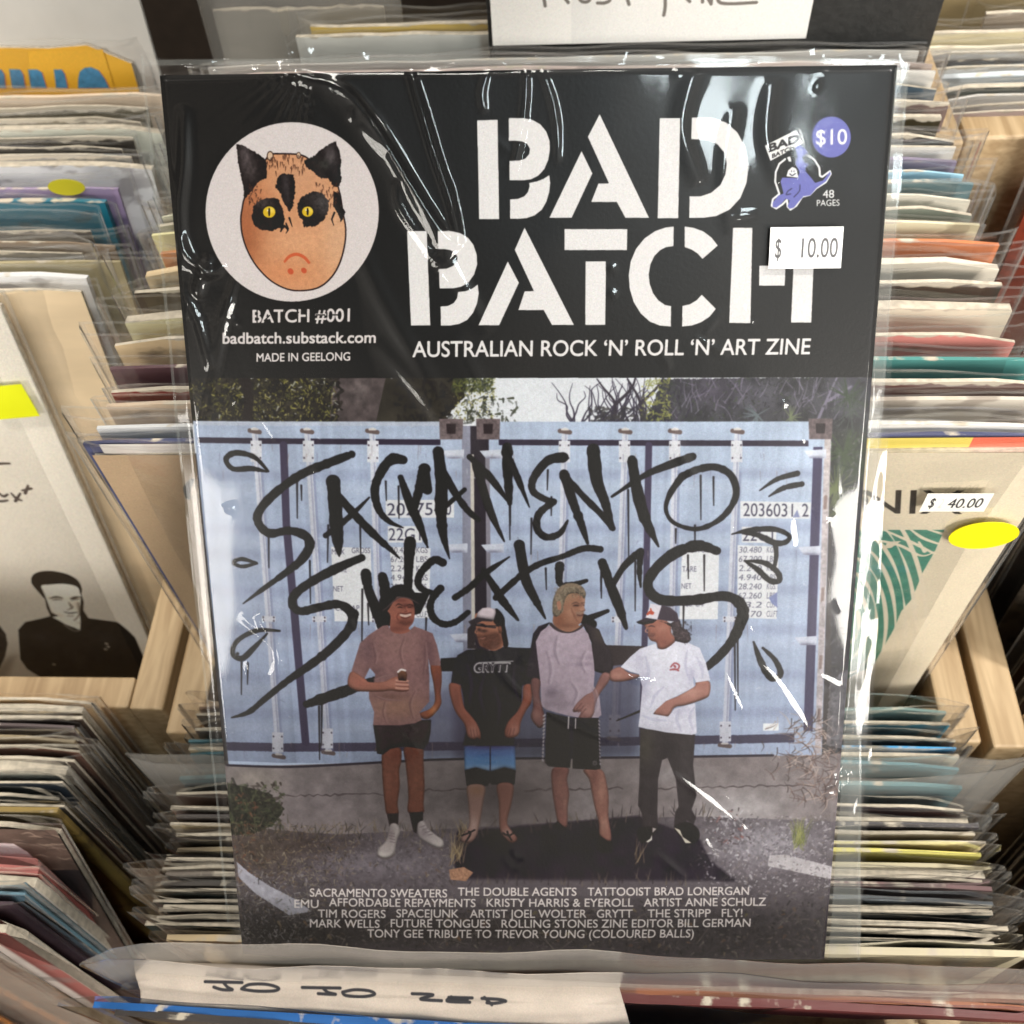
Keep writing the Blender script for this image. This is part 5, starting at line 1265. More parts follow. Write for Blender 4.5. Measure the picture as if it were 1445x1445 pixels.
UL = [  # upper left bin
    ('cream and tan', 399, (214, 204, 184), (190, 170, 140), dict(dx=0.004)),
    ('creamy white', 374, (224, 218, 204), None, dict(dx=0.004, t=0.004)),
    ('khaki', 358, (150, 138, 104), None, dict(dx=.016, wear=.3)),
    ('grey sleeved', 345, (92, 88, 82), None, dict(up=.006)),
    ('sepia', 330, (120, 100, 80), None, dict(dx=.010)),
    ('charcoal', 314, (74, 70, 66), None, dict(up=.008)),
    ('black and teal', 272, (26, 98, 116), (24, 92, 110), dict(t=0.004, wear=.3)),
    ('lilac', 254, (112, 96, 132), (128, 112, 140), dict(wear=.2)),
    ('bright white', 218, (228, 224, 218), None, dict(dx=.014, t=0.006)),
    ('grey flecked', 206, (120, 118, 112), None, dict(wear=1.2)),
    ('jet black', 193, (34, 30, 28), None, dict(wear=.6)),
    ('soot black', 182, (42, 36, 30), None, dict(wear=1.2)),
    ('butter cream', 164, (226, 210, 178), None, dict(dx=.012, t=0.006)),
    ('mossy brown', 152, (88, 78, 54), None, dict(wear=1.2)),
    ('dark olive', 137, (62, 56, 36), None, dict(wear=1.4)),
    ('rose beige', 119, (204, 172, 150), None, dict(dx=.014, t=0.003)),
]
row('records in the upper left bin', 'upper left bin', UL, 0.920, -0.3575, math.radians(11), 0.62, 0.62, jx=0.004, first='portrait')

LM = [  # lower middle bin: behind the name card, front to back
    ('ivory and dark teal', 1334, (176, 158, 126), (190, 180, 152), dict(dx=.008, t=.003, wear=.3)),
    ('bottle green', 1317, (30, 44, 44), (76, 92, 90)),
    ('black with tan edge', 1306, (34, 32, 30), (36, 34, 34), dict(wear=1.4)),
    ('charcoal with cream edge', 1292, (40, 42, 40), (44, 46, 46), dict(wear=1.6, dx=.004)),
    ('deep green grey', 1278, (36, 48, 46), (58, 68, 68)),
    ('stone', 1269, (120, 104, 84), (160, 146, 122), dict(wear=1.2)),
    ('slate', 1259, (66, 62, 58), (76, 80, 84)),
    ('mauve brown', 1242, (104, 96, 88), (100, 74, 74), dict(t=.002, wear=.3)),
    ('tan edged', 1232, (120, 106, 90), (124, 104, 88), dict(wear=1.5)),
    ('blackish brown', 1222, (44, 36, 32), (44, 34, 32)),
    ('straw', 1210, (118, 106, 84), (174, 164, 134), dict(dx=.004)),
    ('yellow', 1194, (44, 38, 34), (196, 186, 96), dict(split=-.02, wear=.1)),
    ('biscuit', 1181, (150, 136, 110), (186, 170, 144), dict(dx=.003)),
    ('pale oat', 1168, (164, 152, 126), (188, 178, 152)),
    ('dusky grey', 1156, (58, 52, 50), (60, 56, 58)),
    ('russet edged', 1147, (120, 90, 76), (140, 92, 80), dict(wear=1.5)),
    ('plum grey', 1128, (86, 76, 70), (80, 74, 80), dict(wear=.6)),
    ('teal under a tall frosted sleeve', 1100, (60, 88, 92), (80, 124, 130), dict(milky=True, up=0.012, fw=0.350, dz=.002)),
    ('blue green', 1069, (36, 78, 88), (74, 124, 134), dict(wear=.3)),
    ('ecru', 1060, (160, 144, 120), (186, 174, 150)),
    ('sky blue', 1048, (56, 88, 96), (70, 146, 196), dict(wear=.3)),
    ('tan and black', 1035, (84, 62, 52), (66, 60, 64), dict(wear=1.6)),
    ('petrol and cream', 1012, (96, 86, 74), (62, 118, 136), dict(wear=1.2)),
    ('dim sea green', 996, (92, 74, 62), (112, 134, 130), dict(up=.004)),
]
row('records in the lower middle bin', 'lower middle bin', LM, 0.800, 0.000, 0.0, 0.55, 0.7, jx=0.002, zj=0.0006, first='frosted-sleeved maroon')

LL = [  # lower left bin
    ('scuffed grey', 1424, (120, 112, 104), None, dict(dx=-.052, up=.004)),
    ('orange', 1390, (190, 118, 44), None, dict(dx=-.046)),
    ('crinkled clear', 1356, (150, 140, 130), None, dict(dx=-.016)),
    ('white and crimson', 1322, (186, 176, 168), (120, 70, 66), dict(split=.148, soft=.001, dx=-.006, t=.004)),
    ('raspberry', 1290, (112, 62, 70), (52, 46, 52), dict(split=.13, dx=-.006)),
    ('pale grey and blue', 1273, (176, 166, 158), (86, 118, 132), dict(split=.135, soft=.001, dx=-.004)),
    ('paper white', 1257, (196, 186, 178), None, dict(t=.005)),
    ('coral red', 1238, (150, 84, 78), None, dict(t=.004, wear=.1)),
    ('mustard', 1155, (140, 118, 66), None, dict(t=.003, wear=.2)),
    ('pitch black', 1144, (28, 25, 24), None, dict(wear=.9)),
    ('inky green', 1133, (46, 52, 44), None, dict()),
    ('navy', 1113, (44, 52, 62), None, dict(wear=.6)),
    ('silver white', 1093, (188, 182, 166), None, dict(t=.006)),
    ('smoky brown', 1078, (66, 54, 48), None, dict(wear=1.2)),
    ('rust', 1060, (112, 78, 64), None, dict(wear=1.0)),
    ('olive', 1048, (124, 112, 88), None, dict()),
    ('aubergine', 1034, (78, 68, 68), None, dict()),
    ('dark sable', 1018, (52, 42, 36), None, dict(wear=1.3)),
    ('wheat', 1004, (182, 160, 126), None, dict(t=.004)),
    ('honey', 993, (176, 146, 104), None, dict()),
]
for it in LL:
    it[4].pop('lean', None)
row('records in the lower left bin', 'lower left bin', LL, 0.800, -0.3635, math.radians(3), 0.62, 0.62, jx=0.003)

# right-hand bins, seen edge-on past the middle ones
UR = [(look, y, c, None, op) for look, y, c, op in (
    ('dark chestnut', 640, (84, 62, 50), dict(dz=-.02)), ('mid brown', 605, (120, 98, 78), dict(dz=-.03)), ('black', 560, (40, 36, 34), dict(dz=-.02)), ('pale stone', 520, (150, 138, 124), dict(dz=-.03)),
    ('brown black', 480, (52, 44, 38), dict(dz=-.03)), ('grey', 440, (110, 104, 98), dict(dz=-.02)), ('tan', 400, (150, 122, 92), dict(dz=-.02)), ('dark grey', 360, (66, 62, 58), dict(dz=-.02)), ('brick red', 161, (150, 68, 48), dict(dz=.01, t=.004, dx=-.0185, wear=.2)))]
row('records in the upper right bin', 'upper right bin', UR, 0.945, 0.372, math.radians(3), 0.8, 0.8, jx=0.004)
LR = [(look, y, c, None, dict(dz=RNG.uniform(-.012, .0))) for look, y, c in (
    ('dark brown', 1400, (66, 50, 44)), ('maroon', 1370, (96, 48, 44)), ('grey brown', 1340, (84, 72, 64)), ('near black', 1310, (38, 34, 32)), ('beige grey', 1280, (128, 116, 102)), ('umber', 1250, (70, 56, 46)),
    ('bluish black', 1225, (44, 46, 50)), ('dull tan', 1200, (112, 94, 74)), ('drab', 1170, (86, 76, 64)), ('dark moss', 1140, (60, 58, 44)), ('coffee', 1110, (74, 56, 44)), ('ash', 1080, (110, 104, 96)), ('peat', 1055, (56, 46, 38)))]
row('records in the lower right bin', 'lower right bin', LR, 0.800, 0.372, math.radians(4), 0.7, 0.7, jx=0.004)
FR = [(look, y, c, None, op) for look, y, c, op in (
    ('blush', 168, (226, 200, 190), dict(dx=.006)), ('plain white', 158, (236, 230, 222), dict()), ('milk white', 146, (232, 228, 222), dict()), ('grey green', 131, (96, 104, 98), dict(t=.004)), ('ice blue', 118, (214, 222, 226), dict(t=.005)),
    ('snow white', 106, (236, 232, 226), dict(dx=-.004)), ('ink lined', 97, (70, 66, 62), dict(dx=-.006)), ('pearl', 86, (226, 222, 216), dict(dx=-.006)), ('warm white', 76, (238, 228, 206), dict(dx=-.008)))]
row('records in the far right bin', 'far right bin', FR, 0.920, 0.3235, 0.0, 1.0, 1.0, jx=0.002)
BK = [(look, y, c, None, op) for look, y, c, op in (
    ('amber', 34, (196, 156, 76), dict(w=.30, dx=.0, wear=.1)), ('dusty white', 50, (206, 196, 186), dict(dx=-.002)))]
# ------------------------------------------------------------------ records whose printed fronts show
def front_plane(root, w=JW, h=JH, t=0.003):
    M = Matrix.Translation(root.location) @ root.rotation_euler.to_matrix().to_4x4()
    o = M @ Vector((-w / 2, -t / 2, h))
    return Plane(o, M.to_3x3() @ Vector((1, 0, 0)), M.to_3x3() @ Vector((0, 0, -1)), w, h)

def printed_front(root, pl, im, name, rough=0.42, h=0.0004):
    return flat_patch('printed_front', pl, image_mat(name, im, rough, 0.25), root, h)

def sticker(parent, host, name, p, w, h, col, text=None, ppm=8, rot=0.0, oval=False, ink=(40, 38, 40), light=1.0, lift=0.002, cap=0.5, faint=None):
    """A gummed price sticker on plane host, centred on photograph point p, w x h metres."""
    u, v = host.uv(*p)
    r = host.r * math.cos(rot) + host.d * math.sin(rot)
    d = host.d * math.cos(rot) - host.r * math.sin(rot)
    o = host.at(u, v, lift) - r * w / 2 - d * h / 2
    pl = Plane(o, r, d, w, h)
    if text:
        c = Canvas(pl, ppm, col, 5)
        def put(s, u0, u1, vb, capm, col_, alpha=1.0):
            # lettering placed in sticker metres
            v_, t_ = text_mesh(s)
            save = c.xy
            c.xy = lambda q: (q[0] * c.k, q[1] * c.k)
            c.scale = lambda x, y: c.k
            c.text(s, u0, vb, u1, vb, capm, col_, bold=.006, alpha=alpha)
            c.xy = save
        for (s, a, b, al) in text:
            put(s, a * w, b * w, h * (0.5 + cap / 2), h * cap, ink, al)
        im = c.finish(name + '_print', light=light, grain=0.03)
        mat = image_mat(name, im, 0.5)
    else:
        mat = plain(name, rgb(col, light), 0.5, 0.04)
    M = (Matrix.Translation(parent.location) @ parent.rotation_euler.to_matrix().to_4x4()).inverted()
    V, F, U = [], [], []
    if oval:
        n = 40
        for lift_ in (0.0, -0.0003):
            for k in range(n):
                a = 2 * math.pi * k / n
                V.append(M @ (pl.at(w / 2 + w / 2 * math.cos(a), h / 2 + h / 2 * math.sin(a), lift_)))
        F = [tuple(range(n))] + [(k, (k + 1) % n, n + (k + 1) % n, n + k) for k in range(n)]
        me = mesh_from(name, V, F, False)
        return link('price_sticker', me, mat, parent)
    return flat_patch('price_sticker', pl, mat, parent, 0.0, 0.0004)

# front record of the upper middle bin: cream cover, green wave, black title
p0 = on_z(797, 634, 0.938)
nix = thing('record', 'cream record with black title letters, a green wave print and a yellow oval sticker', 'record', (0.0005, p0.y, 0.938 - JH), (0, 0, 0), 'records in the upper middle bin')
npl = front_plane(nix, t=0.003)
c = Canvas(npl, 4, (226, 212, 186), 9)
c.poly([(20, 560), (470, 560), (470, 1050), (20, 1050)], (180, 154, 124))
c.a *= (1 + 0.08 * (c.noise(c.H, c.W, 120, 5) - .5))[..., None]
zc = zm(1180, 600, 3.611)
GR = (66, 132, 112)
c.text('NIX', 1217, 723, 1357, 724, 33, (40, 34, 30), ref='N')
fan = zc((60, 530), (550, 528), (500, 640), (440, 745), (385, 880), (330, 945), (290, 1040), (180, 1230), (120, 1250), (40, 1300), (-120, 1200), (-200, 900), (-120, 600))
c.poly(fan, GR, tex=.12, cell=10)
for k, (rx, ry) in enumerate(((60, 110), (105, 190), (150, 270), (198, 350), (246, 430), (296, 510), (346, 600), (400, 690))):
    th = np.linspace(-2.3, 1.5, 26)
    c.stroke(zc(*[(95 + rx * math.cos(a) - 40, 1000 + ry * math.sin(a) * .96) for a in th]), [.6 + 2.6 * abs(math.sin(1.7 * i / 5 + k)) for i in range(26)], (228, 214, 190))
for q in ([(60, 560), (300, 600), (430, 660), (500, 640)], [(240, 528), (380, 590), (500, 650)], [(380, 528), (440, 570), (520, 600)], [(470, 528), (545, 550)], [(420, 590), (450, 640)]):
    c.stroke(zc(*q), [1.6, 2.8, 2.2, 1.0][:len(q)], (228, 214, 190))
c.poly(zc((260, 590), (330, 585), (280, 620), (240, 625)), (222, 208, 184))
c.stroke([(272, 676), (264, 688), (266, 702)], [3, 4.6, 3], (44, 36, 30)); c.stroke([(268, 684), (300, 683)], .8, (70, 60, 50)); c.stroke([(268, 700), (300, 706)], .8, (70, 60, 50))
link('jacket', jacket_mesh(t=0.003, rng=RNG, bow=0.0, corner=0.001), [plain('cream_card', rgb((226, 212, 186), 1.18), 0.45), PAPER], nix)
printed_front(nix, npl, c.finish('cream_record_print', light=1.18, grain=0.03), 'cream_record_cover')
fm = film_mesh(0.327, 0.320, 0.0056, RNG, 0.0006, 0.004); fm.materials.append(FILM); fm.materials.append(FILM_EDGE); film_object(nix, mesh=fm)
sticker(nix, npl, 'white_price_label', (1346, 697), 0.0215, 0.0105, (240, 238, 228), [('$', .10, .17, 1), ('2', .25, .30, .15), ('40.00', .38, .90, 1)], rot=0.0, light=1.0, lift=0.0036)
sticker(nix, npl, 'yellow_oval', (1385, 745), 0.0235, 0.0165, (240, 220, 10), oval=True, light=0.95, rot=-0.06, lift=0.0034)

for ob in [x for x in bpy.data.objects if str(x.get('label', '')).startswith('white, yellow and red')]:
    q = front_plane(ob, t=0.0030)
    for nm, u0, wd, cl in (('white_print', .006, .199, (0.60, 0.56, 0.52, 1)), ('yellow_print', .205, .083, rgb((222, 202, 96), 1.0)), ('red_print', .288, .026, rgb((226, 108, 82), 1.0))):
        flat_patch('printed_panel', Plane(q.at(u0, 0.0004), q.r, q.d, wd, 0.10), plain(nm, cl, 0.45, .06), ob, 0.0002)

# front record of the upper left bin: pale cover with a high-contrast portrait
lean = math.radians(11)
pm = on_z(0, 425, 0.920)
mx_, my_ = pm.x - 0.1575, pm.y
man = thing('record', 'pale record with a black and white portrait of a man in a dark jacket', 'record',
            (mx_, my_ - JH * math.sin(lean), 0.920 - JH * math.cos(lean)), (-lean, 0, 0), 'records in the upper left bin')
mpl = front_plane(man, t=0.003)
c = Canvas(mpl, 4, (203, 197, 185), 10)
c.a *= (1 + 0.10 * (c.noise(c.H, c.W, 200, 4) - .5))[..., None]
zc = zm(0, 600, 3.611)
K = (22, 19, 18)
c.poly(zc((0, 1230), (40, 1180), (90, 1160), (-60, 1500), (-200, 1400)), (120, 110, 98), alpha=.6, soft=6)
c.poly(zc((95, 1040), (130, 1000), (200, 985), (262, 968), (330, 1010), (395, 1035), (420, 990), (450, 980), (600, 1000), (650, 1040), (690, 1080), (720, 1150), (800, 1340), (850, 1500), (420, 1500), (300, 1325), (220, 1290), (140, 1240), (105, 1190)), K, rough=.5, blobs=[(60, 900, 16, 14, (52, 48, 46), .7), (150, 900, 22, 12, (48, 44, 42), .7), (110, 930, 10, 26, (40, 37, 35), .6)], tex=.3, cell=9)
c.poly(zc((215, 815), (300, 805), (395, 815), (420, 850), (425, 920), (412, 990), (385, 1000), (340, 985), (262, 945), (238, 890), (225, 840)), (236, 230, 216), smooth=True, blobs=[(68, 862, 5, 10, (150, 142, 130), .7), (80, 868, 8, 4, (176, 168, 154), .6), (112, 858, 4, 14, (168, 160, 146), .7), (78, 843, 9, 3, (150, 142, 130), .6), (106, 843, 7, 3, (150, 142, 130), .6), (100, 852, 3, 6, (190, 182, 168), .6)])
c.poly(zc((262, 950), (340, 985), (412, 1010), (410, 1040), (340, 1012), (268, 975)), (232, 226, 212))
c.poly(zc((160, 790), (170, 760), (210, 742), (270, 740), (340, 755), (395, 785), (418, 830), (412, 860), (395, 822), (330, 806), (250, 810), (212, 815), (222, 850), (228, 880), (200, 850), (170, 815)), K, smooth=True)
c.poly(zc((225, 850), (240, 890), (262, 950), (300, 970), (262, 975), (240, 930)), K)
c.poly(zc((415, 850), (428, 900), (425, 940), (455, 985), (415, 1010), (408, 960)), K)
c.stroke(zc((255, 880), (290, 872), (318, 878)), [.6, 1.6, 1.0], K); c.stroke(zc((362, 882), (385, 874), (412, 872)), [1.0, 1.6, .6], K)
c.stroke(zc((270, 889), (295, 886), (318, 888)), [.5, 1.0, .5], (70, 62, 56)); c.stroke(zc((365, 890), (385, 884), (405, 886)), [.5, 1.0, .5], (70, 62, 56))
c.stroke(zc((352, 900), (362, 930), (345, 938)), .7, (110, 100, 88)); c.stroke(zc((328, 948), (360, 955), (395, 950)), [.6, 1.2, .6], K); c.stroke(zc((345, 968), (375, 970)), .8, (130, 118, 104))
c.stroke(zc((358, 910), (372, 922), (366, 932)), .8, (90, 80, 70)); c.stroke(zc((400, 900), (404, 960), (380, 992)), 1.2, (120, 108, 94), .7)
c.stroke(zc((330, 1015), (380, 1045), (410, 1040)), 1.4, (204, 194, 177), .5)
for u, v in ((540, 1110), (548, 1125), (535, 1138), (272, 1215)):
    c.stroke(zc((u, v), (u + 8, v + 2)), 1.6, (180, 170, 154))
c.poly(zc((-160, 1010), (0, 1020), (30, 1060), (40, 1110), (25, 1180), (0, 1235), (-100, 1260)), (46, 42, 40), rough=1, tex=.5, cell=5)
# pen marks on the sleeve front
for q in ([(-40, 195), (0, 193), (50, 192)], [(-30, 380), (10, 385), (40, 380)], [(0, 345), (20, 360), (40, 350)], [(60, 345), (85, 370), (110, 380)], [(105, 345), (80, 385)], [(115, 330), (160, 320)], [(145, 305), (130, 345)]):
    c.stroke(zc(*q), [1.6, 2.3, 1.8][:len(q)], (56, 48, 48))
link('jacket', jacket_mesh(t=0.003, rng=RNG, bow=0.0, corner=0.001), [plain('pale_card', rgb((204, 198, 186), 0.85), 0.45), PAPER], man)
printed_front(man, mpl, c.finish('portrait_record_print', light=0.85, grain=0.04), 'portrait_record_cover')
fm = film_mesh(0.3265, 0.320, 0.0056, RNG, 0.0006, 0.004); fm.materials.append(FILM); fm.materials.append(FILM_EDGE); film_object(man, mesh=fm)
sticker(man, mpl, 'lime_square', (14, 561), 0.022, 0.0175, (222, 226, 14), light=1.0, rot=-0.10, lift=0.0034)
o = thing('record', 'amber record with blue letter tops above the rose beige one, upper left bin', 'record', (0, 0, 0), (-lean, 0, 0), 'records in the upper left bin')
pa = on_z(190, 62, 0.925)
o.location = (pa.x - 0.1575 - .004, pa.y - JH * math.sin(lean), 0.925 - JH * math.cos(lean))
link('jacket', jacket_mesh(t=0.003, rng=RNG, bow=0.0, corner=0.009), [plain('amber_card', rgb((222, 170, 48), 0.95), 0.45, .06), PAPER], o)
apl = front_plane(o, t=0.003)
ap2 = Plane(apl.at(0.012, 0.0015), apl.r, apl.d, JW - 0.024, 0.05)
c = Canvas(ap2, 4, (222, 170, 48), 12)
zc = zm(0, 0, 4.517)
for q in ([(-60, 440), (10, 440), (30, 470), (40, 560), (-60, 560)], [(60, 438), (130, 440), (150, 470), (165, 560), (80, 560)], [(180, 440), (240, 440), (270, 460), (300, 560), (200, 560)], [(345, 440), (395, 440), (415, 470), (435, 560), (360, 560)], [(500, 500), (510, 455), (540, 430), (580, 425), (630, 445), (670, 500), (700, 560), (500, 560)]):
    c.poly([(x + 1.6, y + .6) for x, y in zc(*q)], (196, 96, 40)); c.poly(zc(*q), (64, 128, 168), tex=.15, cell=8)
flat_patch('printed_front', ap2, image_mat('amber_record_cover', c.finish('amber_record_print', light=0.95), 0.45), o, 0.0005)
film_object(o)
w = thing('card_divider', 'tall white card standing behind the amber record at top left', 'divider card', (0, 0, 0), (-math.radians(9), 0, 0))
pw = on_z(208, 72, 0.925)
w.location = (pw.x - 0.165, pw.y + .008 - .28 * math.sin(math.radians(9)), 0.64)
link('card', box_mesh('card', -0.165, 0.165, -0.0012, 0.0012, 0, 0.46, 0.0006), plain('white_card', (0.60, 0.58, 0.54, 1), 0.6, .05), w)
# yellow oval on the lilac record
for ob in [x for x in bpy.data.objects if str(x.get('label', '')).startswith('lilac jacket')]:
    sticker(ob, front_plane(ob, t=0.0036), 'yellow_oval_small', (97, 260), 0.0165, 0.0075, (190, 180, 24), oval=True, light=1.0, lift=.003)
# pink jacket with a brown picture in the lower left bin
pk = thing('record', 'pink and brown picture record with a black rim in the lower left bin', 'record', (0, 0, 0), (-math.radians(14), 0, 0), 'records in the lower left bin')
le = math.radians(14)
pp = on_z(130, 1166, 0.806)
pk.location = (-0.3635 + .006, pp.y - JH * math.sin(le), 0.806 - JH * math.cos(le))
kpl = front_plane(pk, t=0.003)
c = Canvas(kpl, 3, (64, 52, 46), 13)
c.a *= (1 + 0.5 * (c.noise(c.H, c.W, 26, 4) - .5))[..., None]
zc = zm(0, 1130, 4.585)
for i in range(60):
    u, v = c.rng.uniform(-200, 480), c.rng.uniform(150, 480)
    c.stroke(zc((u, v), (u + 50, v + c.rng.uniform(-10, 16)), (u + 100, v + c.rng.uniform(0, 34))), [.6, 1.6, .6], [(112, 96, 84), (36, 30, 28), (90, 76, 68)][i % 3], .7)
c.poly(zc((-900, 440), (-900, 275), (0, 268), (90, 272), (180, 325), (240, 385), (290, 440)), (178, 150, 150), tex=.05, blobs=[(10, 1205, 60, 4, (156, 126, 128), .6)])
c.poly(zc((-900, 441), (600, 441), (600, 900), (-900, 900)), (28, 25, 26))
link('jacket', jacket_mesh(t=0.003, rng=RNG, bow=0.0, corner=0.004), [plain('brown_card', (0.05, 0.04, 0.034, 1), 0.45), PAPER], pk)
printed_front(pk, kpl, c.finish('pink_record_print', light=0.42), 'pink_record_cover')
film_object(pk)

# black plastic divider with a hand-lettered paper label, behind the upper middle bin's last records
dv = thing('divider', 'black plastic divider with a white hand-lettered paper label at the top', 'divider', (0, 0, 0), (0, 0, math.radians(-1)))
a_, b_ = on_y(690, 70, 0.438), on_y(1308, 70, 0.438)
dv.location = ((a_.x + b_.x) / 2, 0.438, 0.70)
hw = (b_.x - a_.x) / 2
link('plate', box_mesh('plate', -hw, hw, -0.0015, 0.0015, 0, 0.42, 0.0008), plain('black_plastic', (0.022, 0.022, 0.021, 1), 0.45, .2, 300, .3), dv)
zr = on_y(1000, 64, 0.438).z - 0.70
link('ridge', box_mesh('ridge', -hw + .002, hw - .002, -0.0032, -0.0016, zr - .004, zr + .002, 0.0007), _mats['black_plastic'], dv)
tl, br = on_y(688, -60, 0.4355), on_y(1137, 54, 0.4355)
dpl = Plane((tl.x, 0.4355, tl.z), (1, 0, 0), (0, 0, -1), br.x - tl.x, tl.z - br.z)
c = Canvas(dpl, 5, (206, 204, 200), 14)
c.poly([(680, -80), (806, -80), (806, 80), (680, 80)], (216, 213, 208))
zc = zm(680, 0, 2.89)
G2 = (104, 98, 92)
for q in ([(245, -60), (258, 24)], [(300, -60), (352, 10)], [(262, -20), (320, -22)], [(400, -60), (398, -8), (415, 8), (440, -2), (448, -60)], [(478, -50), (520, -30), (522, 0), (500, 12), (472, 12)], [(580, -60), (592, -10), (600, 18)], [(745, -70), (748, 20), (742, 62)], [(745, -60), (800, -40), (848, 6)], [(905, -60), (900, 8)], [(900, -50), (935, 16)], [(935, 16), (940, -60)], [(970, -40), (975, 12), (1120, 10)], [(975, -20), (1060, -22)]):
    c.stroke(zc(*q), 2.4, G2)
pl_ = flat_patch('paper_label', dpl, image_mat('hand_lettered_label', c.finish('paper_label_print', light=0.78), 0.6), dv, 0.0)

pl_.parent = next(o for o in dv.children if o.name.startswith('plate'))

# things seen past the divider's left end
def extra(label, y, xl, xr, z, col, light, group=None, name='record', lean=0.0, up=0.004, milky=False):
    a, b = on_z(xl, y, z), on_z(xr, y, z)
    r = thing(name, label, 'record', ((a.x + b.x) / 2, a.y - JH * math.sin(lean), z - JH * math.cos(lean)), (-lean, 0, 0), group)
    wd = b.x - a.x
    link('jacket', jacket_mesh(w=wd, t=0.003, rng=RNG), [jacket_mat('printed_card', rgb(col, light), wear=.4, seed=len(label)), PAPER], r)
    fm = film_mesh(wd + .012, 0.317 + up, 0.005, RNG, 0.0018, 0.008); fm.materials.append(MILKY if milky else FILM); fm.materials.append(FILM_EDGE)
    film_object(r, mesh=fm)
    return r
extra('dusty white record poking up left of the black divider', 52, 418, 1100, 0.9385, (206, 196, 186), 0.62)
extra('amber edged record behind the dusty white one, left of the black divider', 36, 438, 1120, 0.939, (206, 164, 80), 0.62)
extra('grey record in a tall crumpled clear sleeve, left of the amber edged one', 14, 300, 540, 0.94, (120, 116, 108), 0.62, up=.03, milky=True, lean=.1)
extra('cream record with a broad top edge at the upper right corner', 46, 1300, 1900, 0.924, (232, 214, 176), 0.9)
extra('grey brown record leaning behind the cream one at the upper right corner', 18, 1392, 1960, 0.922, (150, 136, 122), 0.9)
extra('tan record far behind at the upper right corner', -12, 1322, 1900, 0.92, (150, 132, 96), 0.9)

# lower middle front: the hand-lettered name card, the blue and the black record before it, the maroon record with a frosted sleeve
wy = 0.030
fr = record_at('maroon jacket in a wide frosted sleeve, just behind the white name card', 'records in the lower middle bin', 0.006, on_z(797, 1388, 0.799).y, 0.799, 0, -.006,
               (140, 84, 56), (96, 50, 42), .5, .55, milky=True, up=0.030, fw=0.346, t=.0022)
record_at('dark maroon jacket in front of the frosted sleeve, its right end bare', 'records in the lower middle bin', 0.010, on_z(797, 1412, 0.8005).y, 0.8005, 0, -.010, (92, 44, 42), None, .7, .7, t=.0030, wear=0)
record_at('orange brown jacket pressed against the frosted sleeve, right of the name card', 'records in the lower middle bin', 0.007, on_z(797, 1400, 0.8005).y, 0.8005, 0, -.008, (130, 78, 50), None, .7, .7, t=.0022, wear=0)
nc = thing('name_card', 'bent white divider card with black hand lettering at the bottom', 'divider card', (0, 0, 0), (0, 0, -wy))
zt = 0.8075
pL, pR = on_z(182, 1356, zt), on_z(868, 1384, zt)
cw = (pR - pL).length
yaw = math.atan2(pR.y - pL.y, pR.x - pL.x)
nc.location, nc.rotation_euler = ((pL + pR) / 2) - Vector((0, 0, 0.25)), (0, 0, yaw)
nu, nv = 60, 26
prof = [(0.0, -0.004), (0.0, 0.0), (-0.0048, -0.0004), (-0.0140, -0.0062), (-0.0150, -0.0100), (-0.0150, -0.060)]    # folded over towards the viewer
plen = [0.0]
for a_, b_ in zip(prof[:-1], prof[1:]):
    plen.append(plen[-1] + math.hypot(b_[0] - a_[0], b_[1] - a_[1]))
V, U = [], []
fold = Matrix.Rotation(yaw, 3, 'Z')
for j in range(nv + 1):
    for i in range(nu + 1):
        s, d = i / nu, plen[-1] * ((j / nv) if j < 2 else (j / nv) ** 1.9)
        k = max(q for q in range(len(prof) - 1) if plen[q] <= d + 1e-9)
        f = min(1, (d - plen[k]) / (plen[k + 1] - plen[k]))
        y = prof[k][0] + (prof[k + 1][0] - prof[k][0]) * f + 0.0005 * math.sin(5 * s + 1)
        z = 0.25 + prof[k][1] + (prof[k + 1][1] - prof[k][1]) * f + 0.0004 * math.sin(11 * s) - 0.0030 * max(0, s - .93) / .07
        x = (s - .5) * cw + (0.006 * min(d / .02, 1) * max(0, (s - .93) / .07)) + (0.0045 * min(d / .012, 1.3) * max(0, (.03 - s) / .03))
        V.append((x, y, z)); U.append((s, 1 - d / plen[-1]))
dn = Vector((0, -0.0092, -0.0058)).normalized()
cr_ = Vector((-cw / 2, prof[2][0], 0.25 + prof[2][1]))
cpl = Plane(nc.location + fold @ (cr_ - dn * plen[2]), fold @ Vector((1, 0, 0)), fold @ dn, cw, plen[-1])
c = Canvas(cpl, 5, (192, 178, 164), 15)
c.a *= (1 + .16 * (c.noise(c.H, c.W, 60, 4) - .5))[..., None]
zc = zm(300, 1180, 2.89)
Kp = (26, 24, 30)
for q in ([(-30, 600), (120, 602)], [(45, 604), (62, 622), (80, 632), (40, 632), (5, 622)], [(118, 628), (150, 610), (220, 608), (268, 622), (250, 634), (180, 636), (124, 630)],
          [(365, 618), (520, 618)], [(450, 620), (470, 636), (500, 644), (430, 642)], [(530, 634), (580, 624), (640, 628), (660, 642), (610, 652), (545, 648), (530, 636)],
          [(815, 638), (900, 642), (850, 660), (935, 666)], [(975, 650), (960, 668), (1050, 672)], [(965, 652), (1060, 654)], [(968, 660), (1040, 662)], [(1110, 652), (1140, 682)], [(1100, 656), (1170, 660), (1196, 668), (1150, 676), (1120, 674)]):
    c.stroke(zc(*q), 2.1, Kp)
me = mesh_from('card', V, [f[::-1] for f in grid_faces(nu, nv)], True, U)
link('card', me, image_mat('name_card_paper', c.finish('name_card_print', light=1.1), .6), nc)
